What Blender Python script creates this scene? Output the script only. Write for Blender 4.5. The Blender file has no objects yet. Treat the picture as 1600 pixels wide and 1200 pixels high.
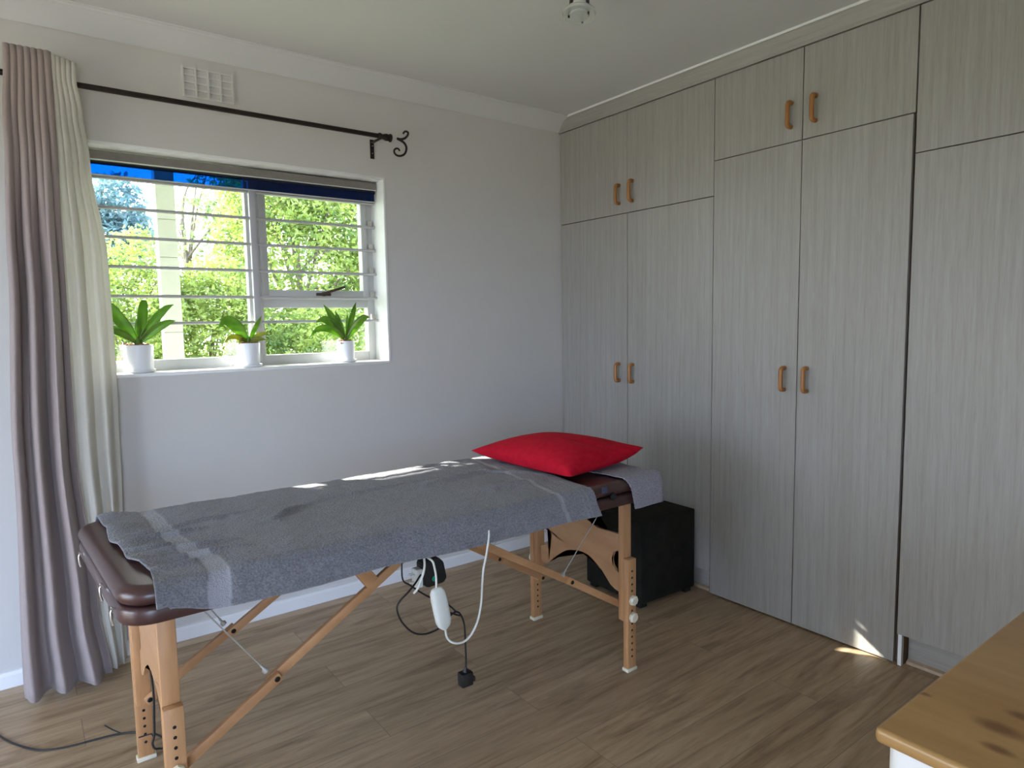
import bpy, bmesh, math, random
from mathutils import Vector, Matrix, noise
random.seed(7)
S = bpy.context.scene
COL = S.collection
PI = math.pi

# ------------------------------------------------------------------ materials
def new_mat(name):
    m = bpy.data.materials.new(name); m.use_nodes = True
    nt = m.node_tree
    return m, nt, nt.nodes['Principled BSDF']

def N(nt, kind, **kw):
    n = nt.nodes.new(kind)
    for k, v in kw.items():
        if k in n.inputs.keys(): n.inputs[k].default_value = v
        else: setattr(n, k, v)
    return n

def ramp(nt, fac, stops):
    r = nt.nodes.new('ShaderNodeValToRGB')
    e = r.color_ramp.elements
    while len(e) < len(stops): e.new(0.5)
    for el, (p, c) in zip(e, stops):
        el.position = p; el.color = (*c, 1)
    nt.links.new(fac, r.inputs['Fac'])
    return r.outputs['Color']

def coords(nt, scale, loc=(0, 0, 0), rot=(0, 0, 0), kind='Object'):
    tc = nt.nodes.new('ShaderNodeTexCoord'); mp = nt.nodes.new('ShaderNodeMapping')
    mp.inputs['Scale'].default_value = scale; mp.inputs['Location'].default_value = loc; mp.inputs['Rotation'].default_value = rot
    nt.links.new(tc.outputs[kind], mp.inputs['Vector'])
    return mp.outputs['Vector']

def noise_tex(nt, vec, scale, detail=4, rough=0.55, dist=0.0):
    n = nt.nodes.new('ShaderNodeTexNoise')
    n.inputs['Scale'].default_value = scale; n.inputs['Detail'].default_value = detail
    n.inputs['Roughness'].default_value = rough; n.inputs['Distortion'].default_value = dist
    nt.links.new(vec, n.inputs['Vector'])
    return n.outputs['Fac']

def bump(nt, height, bsdf, strength, dist=0.002):
    b = nt.nodes.new('ShaderNodeBump'); b.inputs['Strength'].default_value = strength; b.inputs['Distance'].default_value = dist
    nt.links.new(height, b.inputs['Height']); nt.links.new(b.outputs['Normal'], bsdf.inputs['Normal'])

def mixc(nt, fac, a, b, mode='MIX'):
    m = nt.nodes.new('ShaderNodeMix'); m.data_type = 'RGBA'; m.blend_type = mode
    for sock, v in ((m.inputs['Factor'], fac), (m.inputs[6], a), (m.inputs[7], b)):
        if hasattr(v, 'is_output') and v.is_output: nt.links.new(v, sock)
        elif isinstance(v, (int, float)): sock.default_value = v
        else: sock.default_value = (*v, 1)
    return m.outputs[2]

def plain(name, col, rough=0.5, metal=0.0, nscale=60, namp=0.06, bstr=0.0, sheen=0.0):
    m, nt, b = new_mat(name)
    f = noise_tex(nt, coords(nt, (1, 1, 1)), nscale)
    lo = tuple(max(0, c * (1 - namp)) for c in col); hi = tuple(min(1, c * (1 + namp)) for c in col)
    nt.links.new(ramp(nt, f, [(0.3, lo), (0.7, hi)]), b.inputs['Base Color'])
    b.inputs['Roughness'].default_value = rough; b.inputs['Metallic'].default_value = metal
    if sheen: b.inputs['Sheen Weight'].default_value = sheen
    if bstr: bump(nt, f, b, bstr)
    return m

M = {}
M['wall'] = plain('wall_paint', (0.59, 0.57, 0.54), 0.8, nscale=3, namp=0.015)
M['ceiling'] = plain('ceiling_paint', (0.62, 0.625, 0.60), 0.85, nscale=2, namp=0.01)
M['white'] = plain('white_gloss_paint', (0.80, 0.80, 0.79), 0.4, nscale=4, namp=0.01)
M['reveal'] = plain('reveal_white_paint', (0.80, 0.80, 0.78), 0.6, nscale=4, namp=0.01)
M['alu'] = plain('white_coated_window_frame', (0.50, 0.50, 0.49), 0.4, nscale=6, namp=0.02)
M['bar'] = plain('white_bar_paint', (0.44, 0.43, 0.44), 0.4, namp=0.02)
M['pot'] = plain('white_glazed_ceramic', (0.84, 0.85, 0.87), 0.25, namp=0.01)
M['brownmetal'] = plain('dark_bronze_metal', (0.030, 0.020, 0.018), 0.4, 0.6, namp=0.2)
M['handlebrown'] = plain('bronze_window_handle', (0.075, 0.05, 0.04), 0.45, 0.3)
M['chrome'] = plain('chrome', (0.75, 0.75, 0.76), 0.15, 1.0, namp=0.02)
M['cable'] = plain('steel_cable', (0.46, 0.43, 0.38), 0.4, 0.2)
M['black'] = plain('black_plastic', (0.012, 0.012, 0.012), 0.45, namp=0.2)
M['bolt'] = plain('black_bolt', (0.02, 0.017, 0.014), 0.35, 0.5)
M['whiteplastic'] = plain('white_plastic', (0.68, 0.69, 0.63), 0.4, namp=0.02)
M['knob'] = plain('cream_plastic', (0.72, 0.66, 0.50), 0.45, namp=0.03)
M['green'] = plain('green_disc', (0.0, 0.33, 0.20), 0.4)
M['mauve'] = plain('mauve_curtain_cloth', (0.325, 0.262, 0.245), 0.9, nscale=350, namp=0.08, bstr=0.15, sheen=0.2)
M['lining'] = plain('cream_curtain_lining', (0.76, 0.73, 0.65), 0.9, nscale=350, namp=0.04, bstr=0.1)
def see_through(m_, col, f_):
    nt = m_.node_tree; b = nt.nodes['Principled BSDF']; t = nt.nodes.new('ShaderNodeBsdfTranslucent'); t.inputs['Color'].default_value = (*col, 1)
    ms = nt.nodes.new('ShaderNodeMixShader'); ms.inputs['Fac'].default_value = f_
    nt.links.new(b.outputs['BSDF'], ms.inputs[1]); nt.links.new(t.outputs['BSDF'], ms.inputs[2]); nt.links.new(ms.outputs['Shader'], nt.nodes['Material Output'].inputs['Surface'])
see_through(M['lining'], (0.86, 0.84, 0.78), 0.35)
M['pouf'] = plain('charcoal_velvet', (0.0175, 0.0165, 0.013), 0.95, nscale=18, namp=0.25, bstr=0.1)
M['pouf'].node_tree.nodes['Principled BSDF'].inputs['Specular IOR Level'].default_value = 0.15
M['bark'] = plain('orchid_bark', (0.30, 0.14, 0.07), 0.9, nscale=80, namp=0.5, bstr=0.5)
M['leaf_red'] = plain('withered_leaf_tip', (0.30, 0.12, 0.03), 0.5)
M['badge'] = plain('dark_label', (0.06, 0.07, 0.12), 0.5)
M['concrete'] = plain('pale_plaster', (0.40, 0.42, 0.39), 0.85, nscale=10, namp=0.05)
M['vent'] = plain('painted_plaster_grille', (0.64, 0.63, 0.60), 0.7, namp=0.02)
M['paving'] = plain('warm_bounce_paving', (0.44, 0.385, 0.30), 0.85, nscale=6, namp=0.08)  # warm tone chosen for the light it bounces indoors
M['roofc'] = plain('roof_and_sun_screen_board', (0.55, 0.55, 0.53), 0.85)
M['ground'] = plain('garden_ground', (0.20, 0.23, 0.10), 0.95, nscale=2, namp=0.3)
M['trunk'] = plain('tree_bark', (0.17, 0.13, 0.09), 0.9, nscale=20, namp=0.3)
M['cushion_red'] = None
M['pine_edge'] = None

# leather of the massage table
m, nt, b = new_mat('brown_vinyl'); v = coords(nt, (1, 1, 1))
f = noise_tex(nt, v, 260, 3)
nt.links.new(ramp(nt, noise_tex(nt, v, 8), [(0.3, (0.050, 0.020, 0.018)), (0.7, (0.064, 0.027, 0.024))]), b.inputs['Base Color'])
b.inputs['Roughness'].default_value = 0.32; b.inputs['Specular IOR Level'].default_value = 0.6
bump(nt, f, b, 0.08); M['vinyl'] = m

# red cotton
m, nt, b = new_mat('red_cotton'); v = coords(nt, (1, 1, 1))
f = noise_tex(nt, v, 600, 2)
nt.links.new(ramp(nt, noise_tex(nt, v, 40), [(0.3, (0.43, 0.004, 0.018)), (0.7, (0.53, 0.007, 0.026))]), b.inputs['Base Color'])
b.inputs['Roughness'].default_value = 0.9; b.inputs['Specular IOR Level'].default_value = 0.15
bump(nt, f, b, 0.15); M['red'] = m

# grey terry towel with woven bands (bands given by a mesh attribute)
def towel_mat(name, dark, light):
    m, nt, b = new_mat(name); v = coords(nt, (1, 1, 1))
    f = noise_tex(nt, v, 170, 3, 0.75); g = noise_tex(nt, v, 30, 3)
    base = ramp(nt, f, [(0.28, tuple(c * 0.45 for c in dark)), (0.72, tuple(c * 1.55 for c in dark))])
    base = mixc(nt, 0.25, base, ramp(nt, g, [(0.3, tuple(c * 0.75 for c in dark)), (0.7, tuple(c * 1.3 for c in dark))]))
    at = nt.nodes.new('ShaderNodeAttribute'); at.attribute_name = 'band'
    nt.links.new(mixc(nt, at.outputs['Fac'], base, light), b.inputs['Base Color'])
    b.inputs['Roughness'].default_value = 1.0; b.inputs['Sheen Weight'].default_value = 0.35
    b.inputs['Specular IOR Level'].default_value = 0.1
    bump(nt, f, b, 1.0, 0.006)
    return m
M['towel'] = towel_mat('grey_terry', (0.200, 0.198, 0.220), (0.35, 0.35, 0.385))
M['towel_small'] = towel_mat('lilac_grey_terry', (0.265, 0.25, 0.285), (0.33, 0.32, 0.36))

# beech wood of the table
def wood(name, c_lo, c_hi, scale, rough=0.45, stretch=(1, 1, 1), dist=0.6):
    m, nt, b = new_mat(name); v = coords(nt, stretch)
    f = noise_tex(nt, v, scale, 5, 0.6, dist)
    nt.links.new(ramp(nt, f, [(0.3, c_lo), (0.7, c_hi)]), b.inputs['Base Color'])
    b.inputs['Roughness'].default_value = rough
    return m
BE_LO, BE_HI = (0.42, 0.21, 0.088), (0.54, 0.295, 0.135)
M['beech_z'] = wood('beech_upright', BE_LO, BE_HI, 18, 0.42, (3, 3, 0.25))
M['beech_x'] = wood('beech_brace', (0.42, 0.21, 0.09), (0.55, 0.30, 0.14), 18, 0.42, (0.3, 3, 0.5))
M['ply'] = wood('beech_ply_panel', (0.43, 0.23, 0.105), (0.53, 0.305, 0.15), 7, 0.4, (1, 0.6, 2.5))
M['handlewood'] = wood('varnished_handle_wood', (0.30, 0.115, 0.03), (0.44, 0.19, 0.05), 30, 0.35, (2, 2, 0.3))

# whitewashed wood grain of the wardrobes
def wardrobe_mat(name, sx, sy, sz):
    m, nt, b = new_mat(name)
    v = coords(nt, (sx, sy, sz))
    fine = noise_tex(nt, v, 130, 5, 0.75, 0.6)
    broad = noise_tex(nt, v, 14, 4, 0.6, 1.2)
    w = nt.nodes.new('ShaderNodeTexWave'); w.wave_type = 'BANDS'; w.bands_direction = 'Y' if sz < 0.5 else 'Z'
    w.inputs['Scale'].default_value = 9; w.inputs['Distortion'].default_value = 9; w.inputs['Detail'].default_value = 3; w.inputs['Detail Scale'].default_value = 1.2
    nt.links.new(v, w.inputs['Vector'])
    c1 = ramp(nt, fine, [(0.32, (0.255, 0.236, 0.203)), (0.5, (0.335, 0.318, 0.288)), (0.72, (0.40, 0.385, 0.355))])
    c2 = ramp(nt, broad, [(0.3, (0.285, 0.262, 0.222)), (0.7, (0.375, 0.36, 0.333))])
    c = mixc(nt, 0.45, c1, c2)
    c = mixc(nt, 0.08, c, ramp(nt, w.outputs['Fac'], [(0.0, (0.18, 0.158, 0.125)), (0.55, (0.39, 0.375, 0.345))]))
    nt.links.new(c, b.inputs['Base Color'])
    b.inputs['Roughness'].default_value = 0.5
    bump(nt, fine, b, 0.08)
    return m
M['ward'] = wardrobe_mat('whitewashed_grain', 1, 1, 0.045)
M['ward_h'] = wardrobe_mat('whitewashed_grain_lengthwise', 1, 0.045, 1)
M['carcass'] = plain('wardrobe_carcass_board', (0.16, 0.115, 0.075), 0.7)

# laminate floor, planks along X
m, nt, b = new_mat('oak_laminate')
v0 = coords(nt, (1, 1, 1))
br = nt.nodes.new('ShaderNodeTexBrick'); br.offset = 0.37
br.inputs['Color1'].default_value = (0.2, 0.2, 0.2, 1); br.inputs['Color2'].default_value = (0.8, 0.8, 0.8, 1); br.inputs['Mortar'].default_value = (0, 0, 0, 1)
br.inputs['Scale'].default_value = 1.0; br.inputs['Mortar Size'].default_value = 0.0011; br.inputs['Mortar Smooth'].default_value = 0.3
br.inputs['Brick Width'].default_value = 1.28; br.inputs['Row Height'].default_value = 0.19
nt.links.new(v0, br.inputs['Vector'])
add = nt.nodes.new('ShaderNodeVectorMath'); add.operation = 'MULTIPLY_ADD'
nt.links.new(br.outputs['Color'], add.inputs[0]); add.inputs[1].default_value = (7, 3, 5); nt.links.new(v0, add.inputs[2])
mp = nt.nodes.new('ShaderNodeMapping'); mp.inputs['Scale'].default_value = (0.11, 1, 1); nt.links.new(add.outputs[0], mp.inputs['Vector'])
grain = noise_tex(nt, mp.outputs['Vector'], 60, 5, 0.65, 0.6)
mp2 = nt.nodes.new('ShaderNodeMapping'); mp2.inputs['Scale'].default_value = (0.28, 3.0, 1); nt.links.new(add.outputs[0], mp2.inputs['Vector'])
cloud = noise_tex(nt, mp2.outputs['Vector'], 4.5, 4, 0.6, 1.6)
c1 = ramp(nt, grain, [(0.3, (0.235, 0.157, 0.088)), (0.55, (0.43, 0.308, 0.19)), (0.8, (0.53, 0.397, 0.26))])
c2 = ramp(nt, cloud, [(0.32, (0.175, 0.110, 0.057)), (0.5, (0.42, 0.302, 0.185)), (0.75, (0.55, 0.417, 0.275))])
c = mixc(nt, 0.6, c1, c2)
tone = ramp(nt, br.outputs['Color'], [(0.15, (0.90, 0.89, 0.87)), (0.85, (1.07, 1.06, 1.05))])
c = mixc(nt, 1.0, c, tone, 'MULTIPLY')
c = mixc(nt, br.outputs['Fac'], c, (0.20, 0.14, 0.09))
nt.links.new(c, b.inputs['Base Color'])
b.inputs['Roughness'].default_value = 0.40; b.inputs['Specular IOR Level'].default_value = 0.4
bump(nt, grain, b, 0.06); M['floor'] = m
M['bead'] = wood('oak_floor_bead', (0.33, 0.24, 0.16), (0.44, 0.33, 0.23), 20, 0.5, (0.2, 2, 2))

# knotty pine top, grain along Y
m, nt, b = new_mat('knotty_pine')
v = coords(nt, (1, 0.12, 1))
g = noise_tex(nt, v, 26, 5, 0.6, 1.2); w = noise_tex(nt, coords(nt, (1, 0.25, 1)), 9, 3, 0.5, 0.8)
c = mixc(nt, 0.5, ramp(nt, g, [(0.3, (0.32, 0.172, 0.058)), (0.7, (0.43, 0.258, 0.097))]), ramp(nt, w, [(0.3, (0.34, 0.18, 0.06)), (0.7, (0.44, 0.27, 0.105))]))
v1 = coords(nt, (1, 1, 1))
for (kx, ky, r) in [(-0.345, 0.176, 0.021), (-0.402, 0.160, 0.013), (-0.332, 0.281, 0.0075), (-0.286, 0.163, 0.015), (0.05, 0.10, 0.02), (0.22, -0.12, 0.018), (-0.1, -0.15, 0.015)]:
    mk = nt.nodes.new('ShaderNodeMapping'); mk.inputs['Location'].default_value = (-kx / r, -ky / (r * 1.9), 0); mk.inputs['Scale'].default_value = (1 / r, 1 / (r * 1.9), 0)
    nt.links.new(v1, mk.inputs['Vector'])
    ln = nt.nodes.new('ShaderNodeVectorMath'); ln.operation = 'LENGTH'; nt.links.new(mk.outputs['Vector'], ln.inputs[0])
    mr = nt.nodes.new('ShaderNodeMapRange'); mr.inputs['From Min'].default_value = 0.35; mr.inputs['From Max'].default_value = 1.0; mr.inputs['To Min'].default_value = 0.85; mr.inputs['To Max'].default_value = 0
    nt.links.new(ln.outputs['Value'], mr.inputs['Value'])
    c = mixc(nt, mr.outputs['Result'], c, (0.16, 0.065, 0.022))
nt.links.new(c, b.inputs['Base Color']); b.inputs['Roughness'].default_value = 0.33
M['pine'] = m

# orchid leaves, garden leaves
def leaf_mat(name, lo, hi, trans, scale, tcol, gloss=0.35):
    m, nt, b = new_mat(name)
    f = noise_tex(nt, coords(nt, (1, 1, 1)), scale, 2)
    col = ramp(nt, f, [(0.3, lo), (0.5, tuple((a + c) / 2 for a, c in zip(lo, hi))), (0.7, hi)])
    nt.links.new(col, b.inputs['Base Color']); b.inputs['Roughness'].default_value = gloss
    t = nt.nodes.new('ShaderNodeBsdfTranslucent'); nt.links.new(mixc(nt, 1.0, col, tcol, 'MULTIPLY'), t.inputs['Color'])
    ms = nt.nodes.new('ShaderNodeMixShader'); ms.inputs['Fac'].default_value = trans
    nt.links.new(b.outputs['BSDF'], ms.inputs[1]); nt.links.new(t.outputs['BSDF'], ms.inputs[2])
    nt.links.new(ms.outputs['Shader'], nt.nodes['Material Output'].inputs['Surface'])
    return m
M['orchid'] = leaf_mat('orchid_leaf', (0.105, 0.23, 0.026), (0.21, 0.35, 0.055), 0.42, 14, (1.6, 1.6, 1.0), 0.3)
M['orchid_yellow'] = leaf_mat('yellowing_orchid_leaf', (0.17, 0.24, 0.03), (0.30, 0.29, 0.05), 0.35, 14, (1.5, 1.5, 1.0), 0.4)
M['fol_bright'] = leaf_mat('sunny_foliage', (0.07, 0.125, 0.03), (0.37, 0.41, 0.10), 0.5, 3.6, (1.5, 1.6, 1.3), 0.5)
M['fol_mid'] = leaf_mat('mixed_foliage', (0.07, 0.125, 0.05), (0.36, 0.40, 0.16), 0.45, 3.4, (1.5, 1.6, 1.4), 0.5)
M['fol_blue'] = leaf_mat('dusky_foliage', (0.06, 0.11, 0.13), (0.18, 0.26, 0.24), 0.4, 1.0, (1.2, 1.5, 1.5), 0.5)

# window glass: thin pane
m, nt, b = new_mat('window_glass'); nt.nodes.remove(b)
tr = nt.nodes.new('ShaderNodeBsdfTransparent'); tr.inputs['Color'].default_value = (0.96, 0.98, 0.97, 1)
gl = nt.nodes.new('ShaderNodeBsdfGlossy'); gl.inputs['Roughness'].default_value = 0.0
ge = nt.nodes.new('ShaderNodeNewGeometry'); dt = nt.nodes.new('ShaderNodeVectorMath'); dt.operation = 'DOT_PRODUCT'
nt.links.new(ge.outputs['Incoming'], dt.inputs[0]); nt.links.new(ge.outputs['Normal'], dt.inputs[1])
def mth(op, a, c=None):
    q_ = nt.nodes.new('ShaderNodeMath'); q_.operation = op
    for i_, v_ in enumerate((a, c)):
        if v_ is None: continue
        if isinstance(v_, (int, float)): q_.inputs[i_].default_value = v_
        else: nt.links.new(v_, q_.inputs[i_])
    return q_.outputs[0]
mu_ = mth('ADD', mth('MULTIPLY', mth('POWER', mth('SUBTRACT', 1.0, mth('ABSOLUTE', dt.outputs['Value'])), 5.0), 0.92), 0.055)
ms = nt.nodes.new('ShaderNodeMixShader')
nt.links.new(mu_, ms.inputs['Fac']); nt.links.new(tr.outputs[0], ms.inputs[1]); nt.links.new(gl.outputs[0], ms.inputs[2])
nt.links.new(ms.outputs[0], nt.nodes['Material Output'].inputs['Surface']); M['glass'] = m

# blue see-through screen blind
m, nt, b = new_mat('blue_screen_fabric')
b.inputs['Base Color'].default_value = (0.02, 0.03, 0.09, 1); b.inputs['Roughness'].default_value = 0.7
tr = nt.nodes.new('ShaderNodeBsdfTransparent')
f = noise_tex(nt, coords(nt, (1, 1, 1)), 500, 1)
nt.links.new(ramp(nt, f, [(0.3, (0.0, 0.20, 0.52)), (0.7, (0.0, 0.24, 0.60))]), tr.inputs['Color'])
ms = nt.nodes.new('ShaderNodeMixShader'); ms.inputs['Fac'].default_value = 0.25
nt.links.new(tr.outputs[0], ms.inputs[1]); nt.links.new(b.outputs[0], ms.inputs[2])
nt.links.new(ms.outputs[0], nt.nodes['Material Output'].inputs['Surface']); M['blind'] = m
M['taupe'] = plain('taupe_coated_rail', (0.20, 0.18, 0.155), 0.5)
M['navy'] = plain('navy_rolled_fabric', (0.012, 0.014, 0.03), 0.8)

# lamp glass
m, nt, b = new_mat('clear_lamp_glass')
b.inputs['Base Color'].default_value = (0.85, 0.87, 0.84, 1); b.inputs['Roughness'].default_value = 0.12
tr = nt.nodes.new('ShaderNodeBsdfTransparent'); tr.inputs['Color'].default_value = (0.80, 0.82, 0.78, 1)
ms = nt.nodes.new('ShaderNodeMixShader'); ms.inputs['Fac'].default_value = 0.3
nt.links.new(tr.outputs[0], ms.inputs[1]); nt.links.new(b.outputs[0], ms.inputs[2])
nt.links.new(ms.outputs[0], nt.nodes['Material Output'].inputs['Surface']); M['lampglass'] = m
M['frost'] = plain('frosted_lamp_glass', (0.62, 0.63, 0.62), 0.3)

# ------------------------------------------------------------------ geometry
class MB:
    def __init__(s): s.bm = bmesh.new()
    def box(s, x0, x1, y0, y1, z0, z1, bev=0.0, seg=2, mat=None):
        vs = [s.bm.verts.new((x, y, z)) for x in (x0, x1) for y in (y0, y1) for z in (z0, z1)]
        F = [(0, 1, 3, 2), (4, 6, 7, 5), (0, 4, 5, 1), (2, 3, 7, 6), (0, 2, 6, 4), (1, 5, 7, 3)]
        fs = [s.bm.faces.new([vs[i] for i in f]) for f in F]
        if mat is not None: bmesh.ops.transform(s.bm, matrix=mat, verts=vs)
        if bev:
            es = list({e for f in fs for e in f.edges})
            bmesh.ops.bevel(s.bm, geom=es, offset=bev, segments=seg, profile=0.5, affect='EDGES')
        return s
    def bar(s, p0, p1, w, h, up=(0, 0, 1), bev=0.002, ext=0.0):
        """rectangular bar from p0 to p1; w across, h along 'up'"""
        p0, p1 = Vector(p0), Vector(p1); d = (p1 - p0); L = d.length; d.normalize()
        u = Vector(up); side = d.cross(u).normalized(); u = side.cross(d).normalized()
        mt = Matrix((d, side, u)).transposed().to_4x4(); mt.translation = p0
        return s.box(-ext, L + ext, -w / 2, w / 2, -h / 2, h / 2, bev, 2, mt)
    def tube(s, pts, r, seg=8, cap=True, closed=False):
        pts = [Vector(p) for p in pts]; n = len(pts); rings = []; prev = None
        for i, p in enumerate(pts):
            a = pts[max(0, i - 1)] if not closed else pts[(i - 1) % n]
            c = pts[min(n - 1, i + 1)] if not closed else pts[(i + 1) % n]
            t = (c - a).normalized()
            if prev is None:
                ref = Vector((0, 0, 1)) if abs(t.z) < 0.9 else Vector((1, 0, 0))
                nn = t.cross(ref).normalized()
            else: nn = (prev - t * prev.dot(t)).normalized()
            prev = nn; bb = t.cross(nn)
            rr = r[i] if isinstance(r, (list, tuple)) else r
            rings.append([s.bm.verts.new(p + (nn * math.cos(2 * PI * k / seg) + bb * math.sin(2 * PI * k / seg)) * rr) for k in range(seg)])
        m = n if closed else n - 1
        for i in range(m):
            A, B = rings[i], rings[(i + 1) % n]
            for k in range(seg): s.bm.faces.new((A[k], A[(k + 1) % seg], B[(k + 1) % seg], B[k]))
        if cap and not closed:
            s.bm.faces.new(list(reversed(rings[0]))); s.bm.faces.new(rings[-1])
        return s
    def cyl(s, p0, p1, r, seg=16): return s.tube([p0, p1], r, seg)
    def lathe(s, prof, o, seg=32, axis=(0, 0, 1)):
        """profile of (radius, height) about an axis through o"""
        q = Vector((0, 0, 1)).rotation_difference(Vector(axis)); o = Vector(o); rings = []
        for (r, h) in prof:
            if r < 1e-6: rings.append([s.bm.verts.new(o + q @ Vector((0, 0, h)))])
            else: rings.append([s.bm.verts.new(o + q @ Vector((r * math.cos(2 * PI * k / seg), r * math.sin(2 * PI * k / seg), h))) for k in range(seg)])
        for A, B in zip(rings, rings[1:]):
            for k in range(seg):
                k2 = (k + 1) % seg
                if len(A) == 1 and len(B) == 1: continue
                if len(A) == 1: s.bm.faces.new((A[0], B[k2], B[k]))
                elif len(B) == 1: s.bm.faces.new((A[k], A[k2], B[0]))
                else: s.bm.faces.new((A[k], A[k2], B[k2], B[k]))
        return s
    def prism(s, poly, axis, a, c):
        """extrude a 2-D polygon along x, y or z from a to c"""
        def P(u, v, w):
            return {'x': (w, u, v), 'y': (u, w, v), 'z': (u, v, w)}[axis]
        A = [s.bm.verts.new(P(u, v, a)) for u, v in poly]; B = [s.bm.verts.new(P(u, v, c)) for u, v in poly]
        n = len(poly)
        for i in range(n): s.bm.faces.new((A[i], A[(i + 1) % n], B[(i + 1) % n], B[i]))
        s.bm.faces.new(list(reversed(A))); s.bm.faces.new(B)
        return s
    def grid(s, nu, nv, fn, flip=False):
        V = [[s.bm.verts.new(fn(i / nu, j / nv)) for j in range(nv + 1)] for i in range(nu + 1)]
        for i in range(nu):
            for j in range(nv):
                q = (V[i][j], V[i + 1][j], V[i + 1][j + 1], V[i][j + 1])
                s.bm.faces.new(tuple(reversed(q)) if flip else q)
        return V
    def quadmesh(s, verts, faces):
        V = [s.bm.verts.new(p) for p in verts]
        for f in faces: s.bm.faces.new([V[i] for i in f])
        return s

def obj(name, mb, mat, parent=None, smooth=None, recalc=True, solid=0.0, origin=None):
    """link the builder's shape as ONE mesh object; shapes are given in room coordinates"""
    if recalc: bmesh.ops.recalc_face_normals(mb.bm, faces=mb.bm.faces)
    me = bpy.data.meshes.new(name); mb.bm.to_mesh(me); mb.bm.free()
    o = bpy.data.objects.new(name, me); COL.objects.link(o)
    for mm in (mat if isinstance(mat, (list, tuple)) else [mat]): me.materials.append(mm)
    if parent is not None:
        base = Vector((0, 0, 0)); p = parent
        while p is not None: base += p.location; p = p.parent
        o.parent = parent
    else:
        if origin is None and len(me.vertices):
            xs = [v.co for v in me.vertices]
            origin = Vector(((min(v.x for v in xs) + max(v.x for v in xs)) / 2, (min(v.y for v in xs) + max(v.y for v in xs)) / 2, min(v.z for v in xs)))
        base = Vector(origin); o.location = base
    me.transform(Matrix.Translation(-base))
    if smooth is not None:
        me.shade_smooth()
        if smooth < 180: me.set_sharp_from_angle(angle=math.radians(smooth))
    if solid:
        md = o.modifiers.new('Solidify', 'SOLIDIFY'); md.thickness = solid; md.offset = 0
    return o

def tag(o, label, cat, group=None):
    o['label'] = label; o['category'] = cat
    if group: o['group'] = group
    return o
def thing(name, loc, label, cat, group=None):
    o = bpy.data.objects.new(name, None); COL.objects.link(o); o.location = loc; o.empty_display_size = 0.1
    return tag(o, label, cat, group)
def struct(name, mb, mat, label=None, **kw):
    kw.setdefault('origin', (0, 0, 0))
    o = obj(name, mb, mat, None, **kw); o['kind'] = 'structure'
    if label: o['label'] = label
    return o

def spline(pts, n=8):
    """Catmull-Rom through the points"""
    P = [Vector(p) for p in pts]; P = [P[0] * 2 - P[1]] + P + [P[-1] * 2 - P[-2]]; out = []
    for i in range(1, len(P) - 2):
        for k in range(n):
            t = k / n; a, b_, c_, d = P[i - 1], P[i], P[i + 1], P[i + 2]
            out.append(0.5 * ((2 * b_) + (c_ - a) * t + (2 * a - 5 * b_ + 4 * c_ - d) * t * t + (3 * b_ - a - 3 * c_ + d) * t ** 3))
    out.append(P[-2]); return out
def lerp(a, b_, t): return a + (b_ - a) * t
def interp(tab, x):
    if x <= tab[0][0]: return tab[0][1]
    for (x0, y0), (x1, y1) in zip(tab, tab[1:]):
        if x <= x1:
            t = (x - x0) / (x1 - x0); t = t * t * (3 - 2 * t)
            return lerp(y0, y1, t)
    return tab[-1][1]

# ------------------------------------------------------------------ room shell
XL, YF, ZC = -4.3, -4.5, 2.525          # left wall, wall behind the camera, ceiling
WX0, WX1, WZ0, WZ1 = -2.52, -1.150, 1.165, 2.06   # window opening
struct('floor', MB().box(XL, 0.65, YF, 0.0, -0.1, 0.0), M['floor'])
struct('ceiling', MB().box(XL - 0.2, 0.85, YF - 0.2, 0.24, ZC, ZC + 0.15), M['ceiling'])
wb = MB()
wb.box(XL, WX0, 0, 0.22, -0.1, ZC).box(WX1, 0.65, 0, 0.22, -0.1, ZC)
wb.box(WX0, WX1, 0, 0.22, -0.1, WZ0).box(WX0, WX1, 0, 0.22, WZ1, ZC)
struct('wall_back', wb, M['wall'], 'pale grey painted wall with the window')
struct('wall_right', MB().box(0.65, 0.85, YF - 0.2, 0.22, -0.1, ZC), M['wall'])
LY0, LY1 = -2.15, -0.60                   # door opening added in the left wall for more daylight, out of view
struct('wall_left', MB().box(XL - 0.2, XL, YF - 0.2, LY0, -0.1, ZC).box(XL - 0.2, XL, LY1, 0.22, -0.1, ZC).box(XL - 0.2, XL, LY0, LY1, 2.02, ZC), M['wall'])
df = MB()
for y in (LY0 + 0.03, (LY0 + LY1) / 2, LY1 - 0.03): df.box(XL - 0.13, XL - 0.08, y - 0.03, y + 0.03, 0, 2.02)
df.box(XL - 0.13, XL - 0.08, LY0, LY1, 0, 0.06).box(XL - 0.13, XL - 0.08, LY0, LY1, 1.96, 2.02)
struct('added_door_2', df, M['alu'])
DX0, DX1, DZ = -4.2, -2.85, 2.02          # door opening added behind the camera to let in more daylight
wf = MB()
wf.box(XL, DX0, YF - 0.2, YF, -0.1, ZC).box(DX1, 0.65, YF - 0.2, YF, -0.1, ZC).box(DX0, DX1, YF - 0.2, YF, DZ, ZC)
struct('wall_front', wf, M['wall'])
df = MB()
for x in (DX0 + 0.03, (DX0 + DX1) / 2, DX1 - 0.03): df.box(x - 0.03, x + 0.03, YF - 0.13, YF - 0.08, 0, DZ)
df.box(DX0, DX1, YF - 0.13, YF - 0.08, 0, 0.06).box(DX0, DX1, YF - 0.13, YF - 0.08, DZ - 0.06, DZ)
d1 = struct('added_door_1', df, M['alu'])

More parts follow.
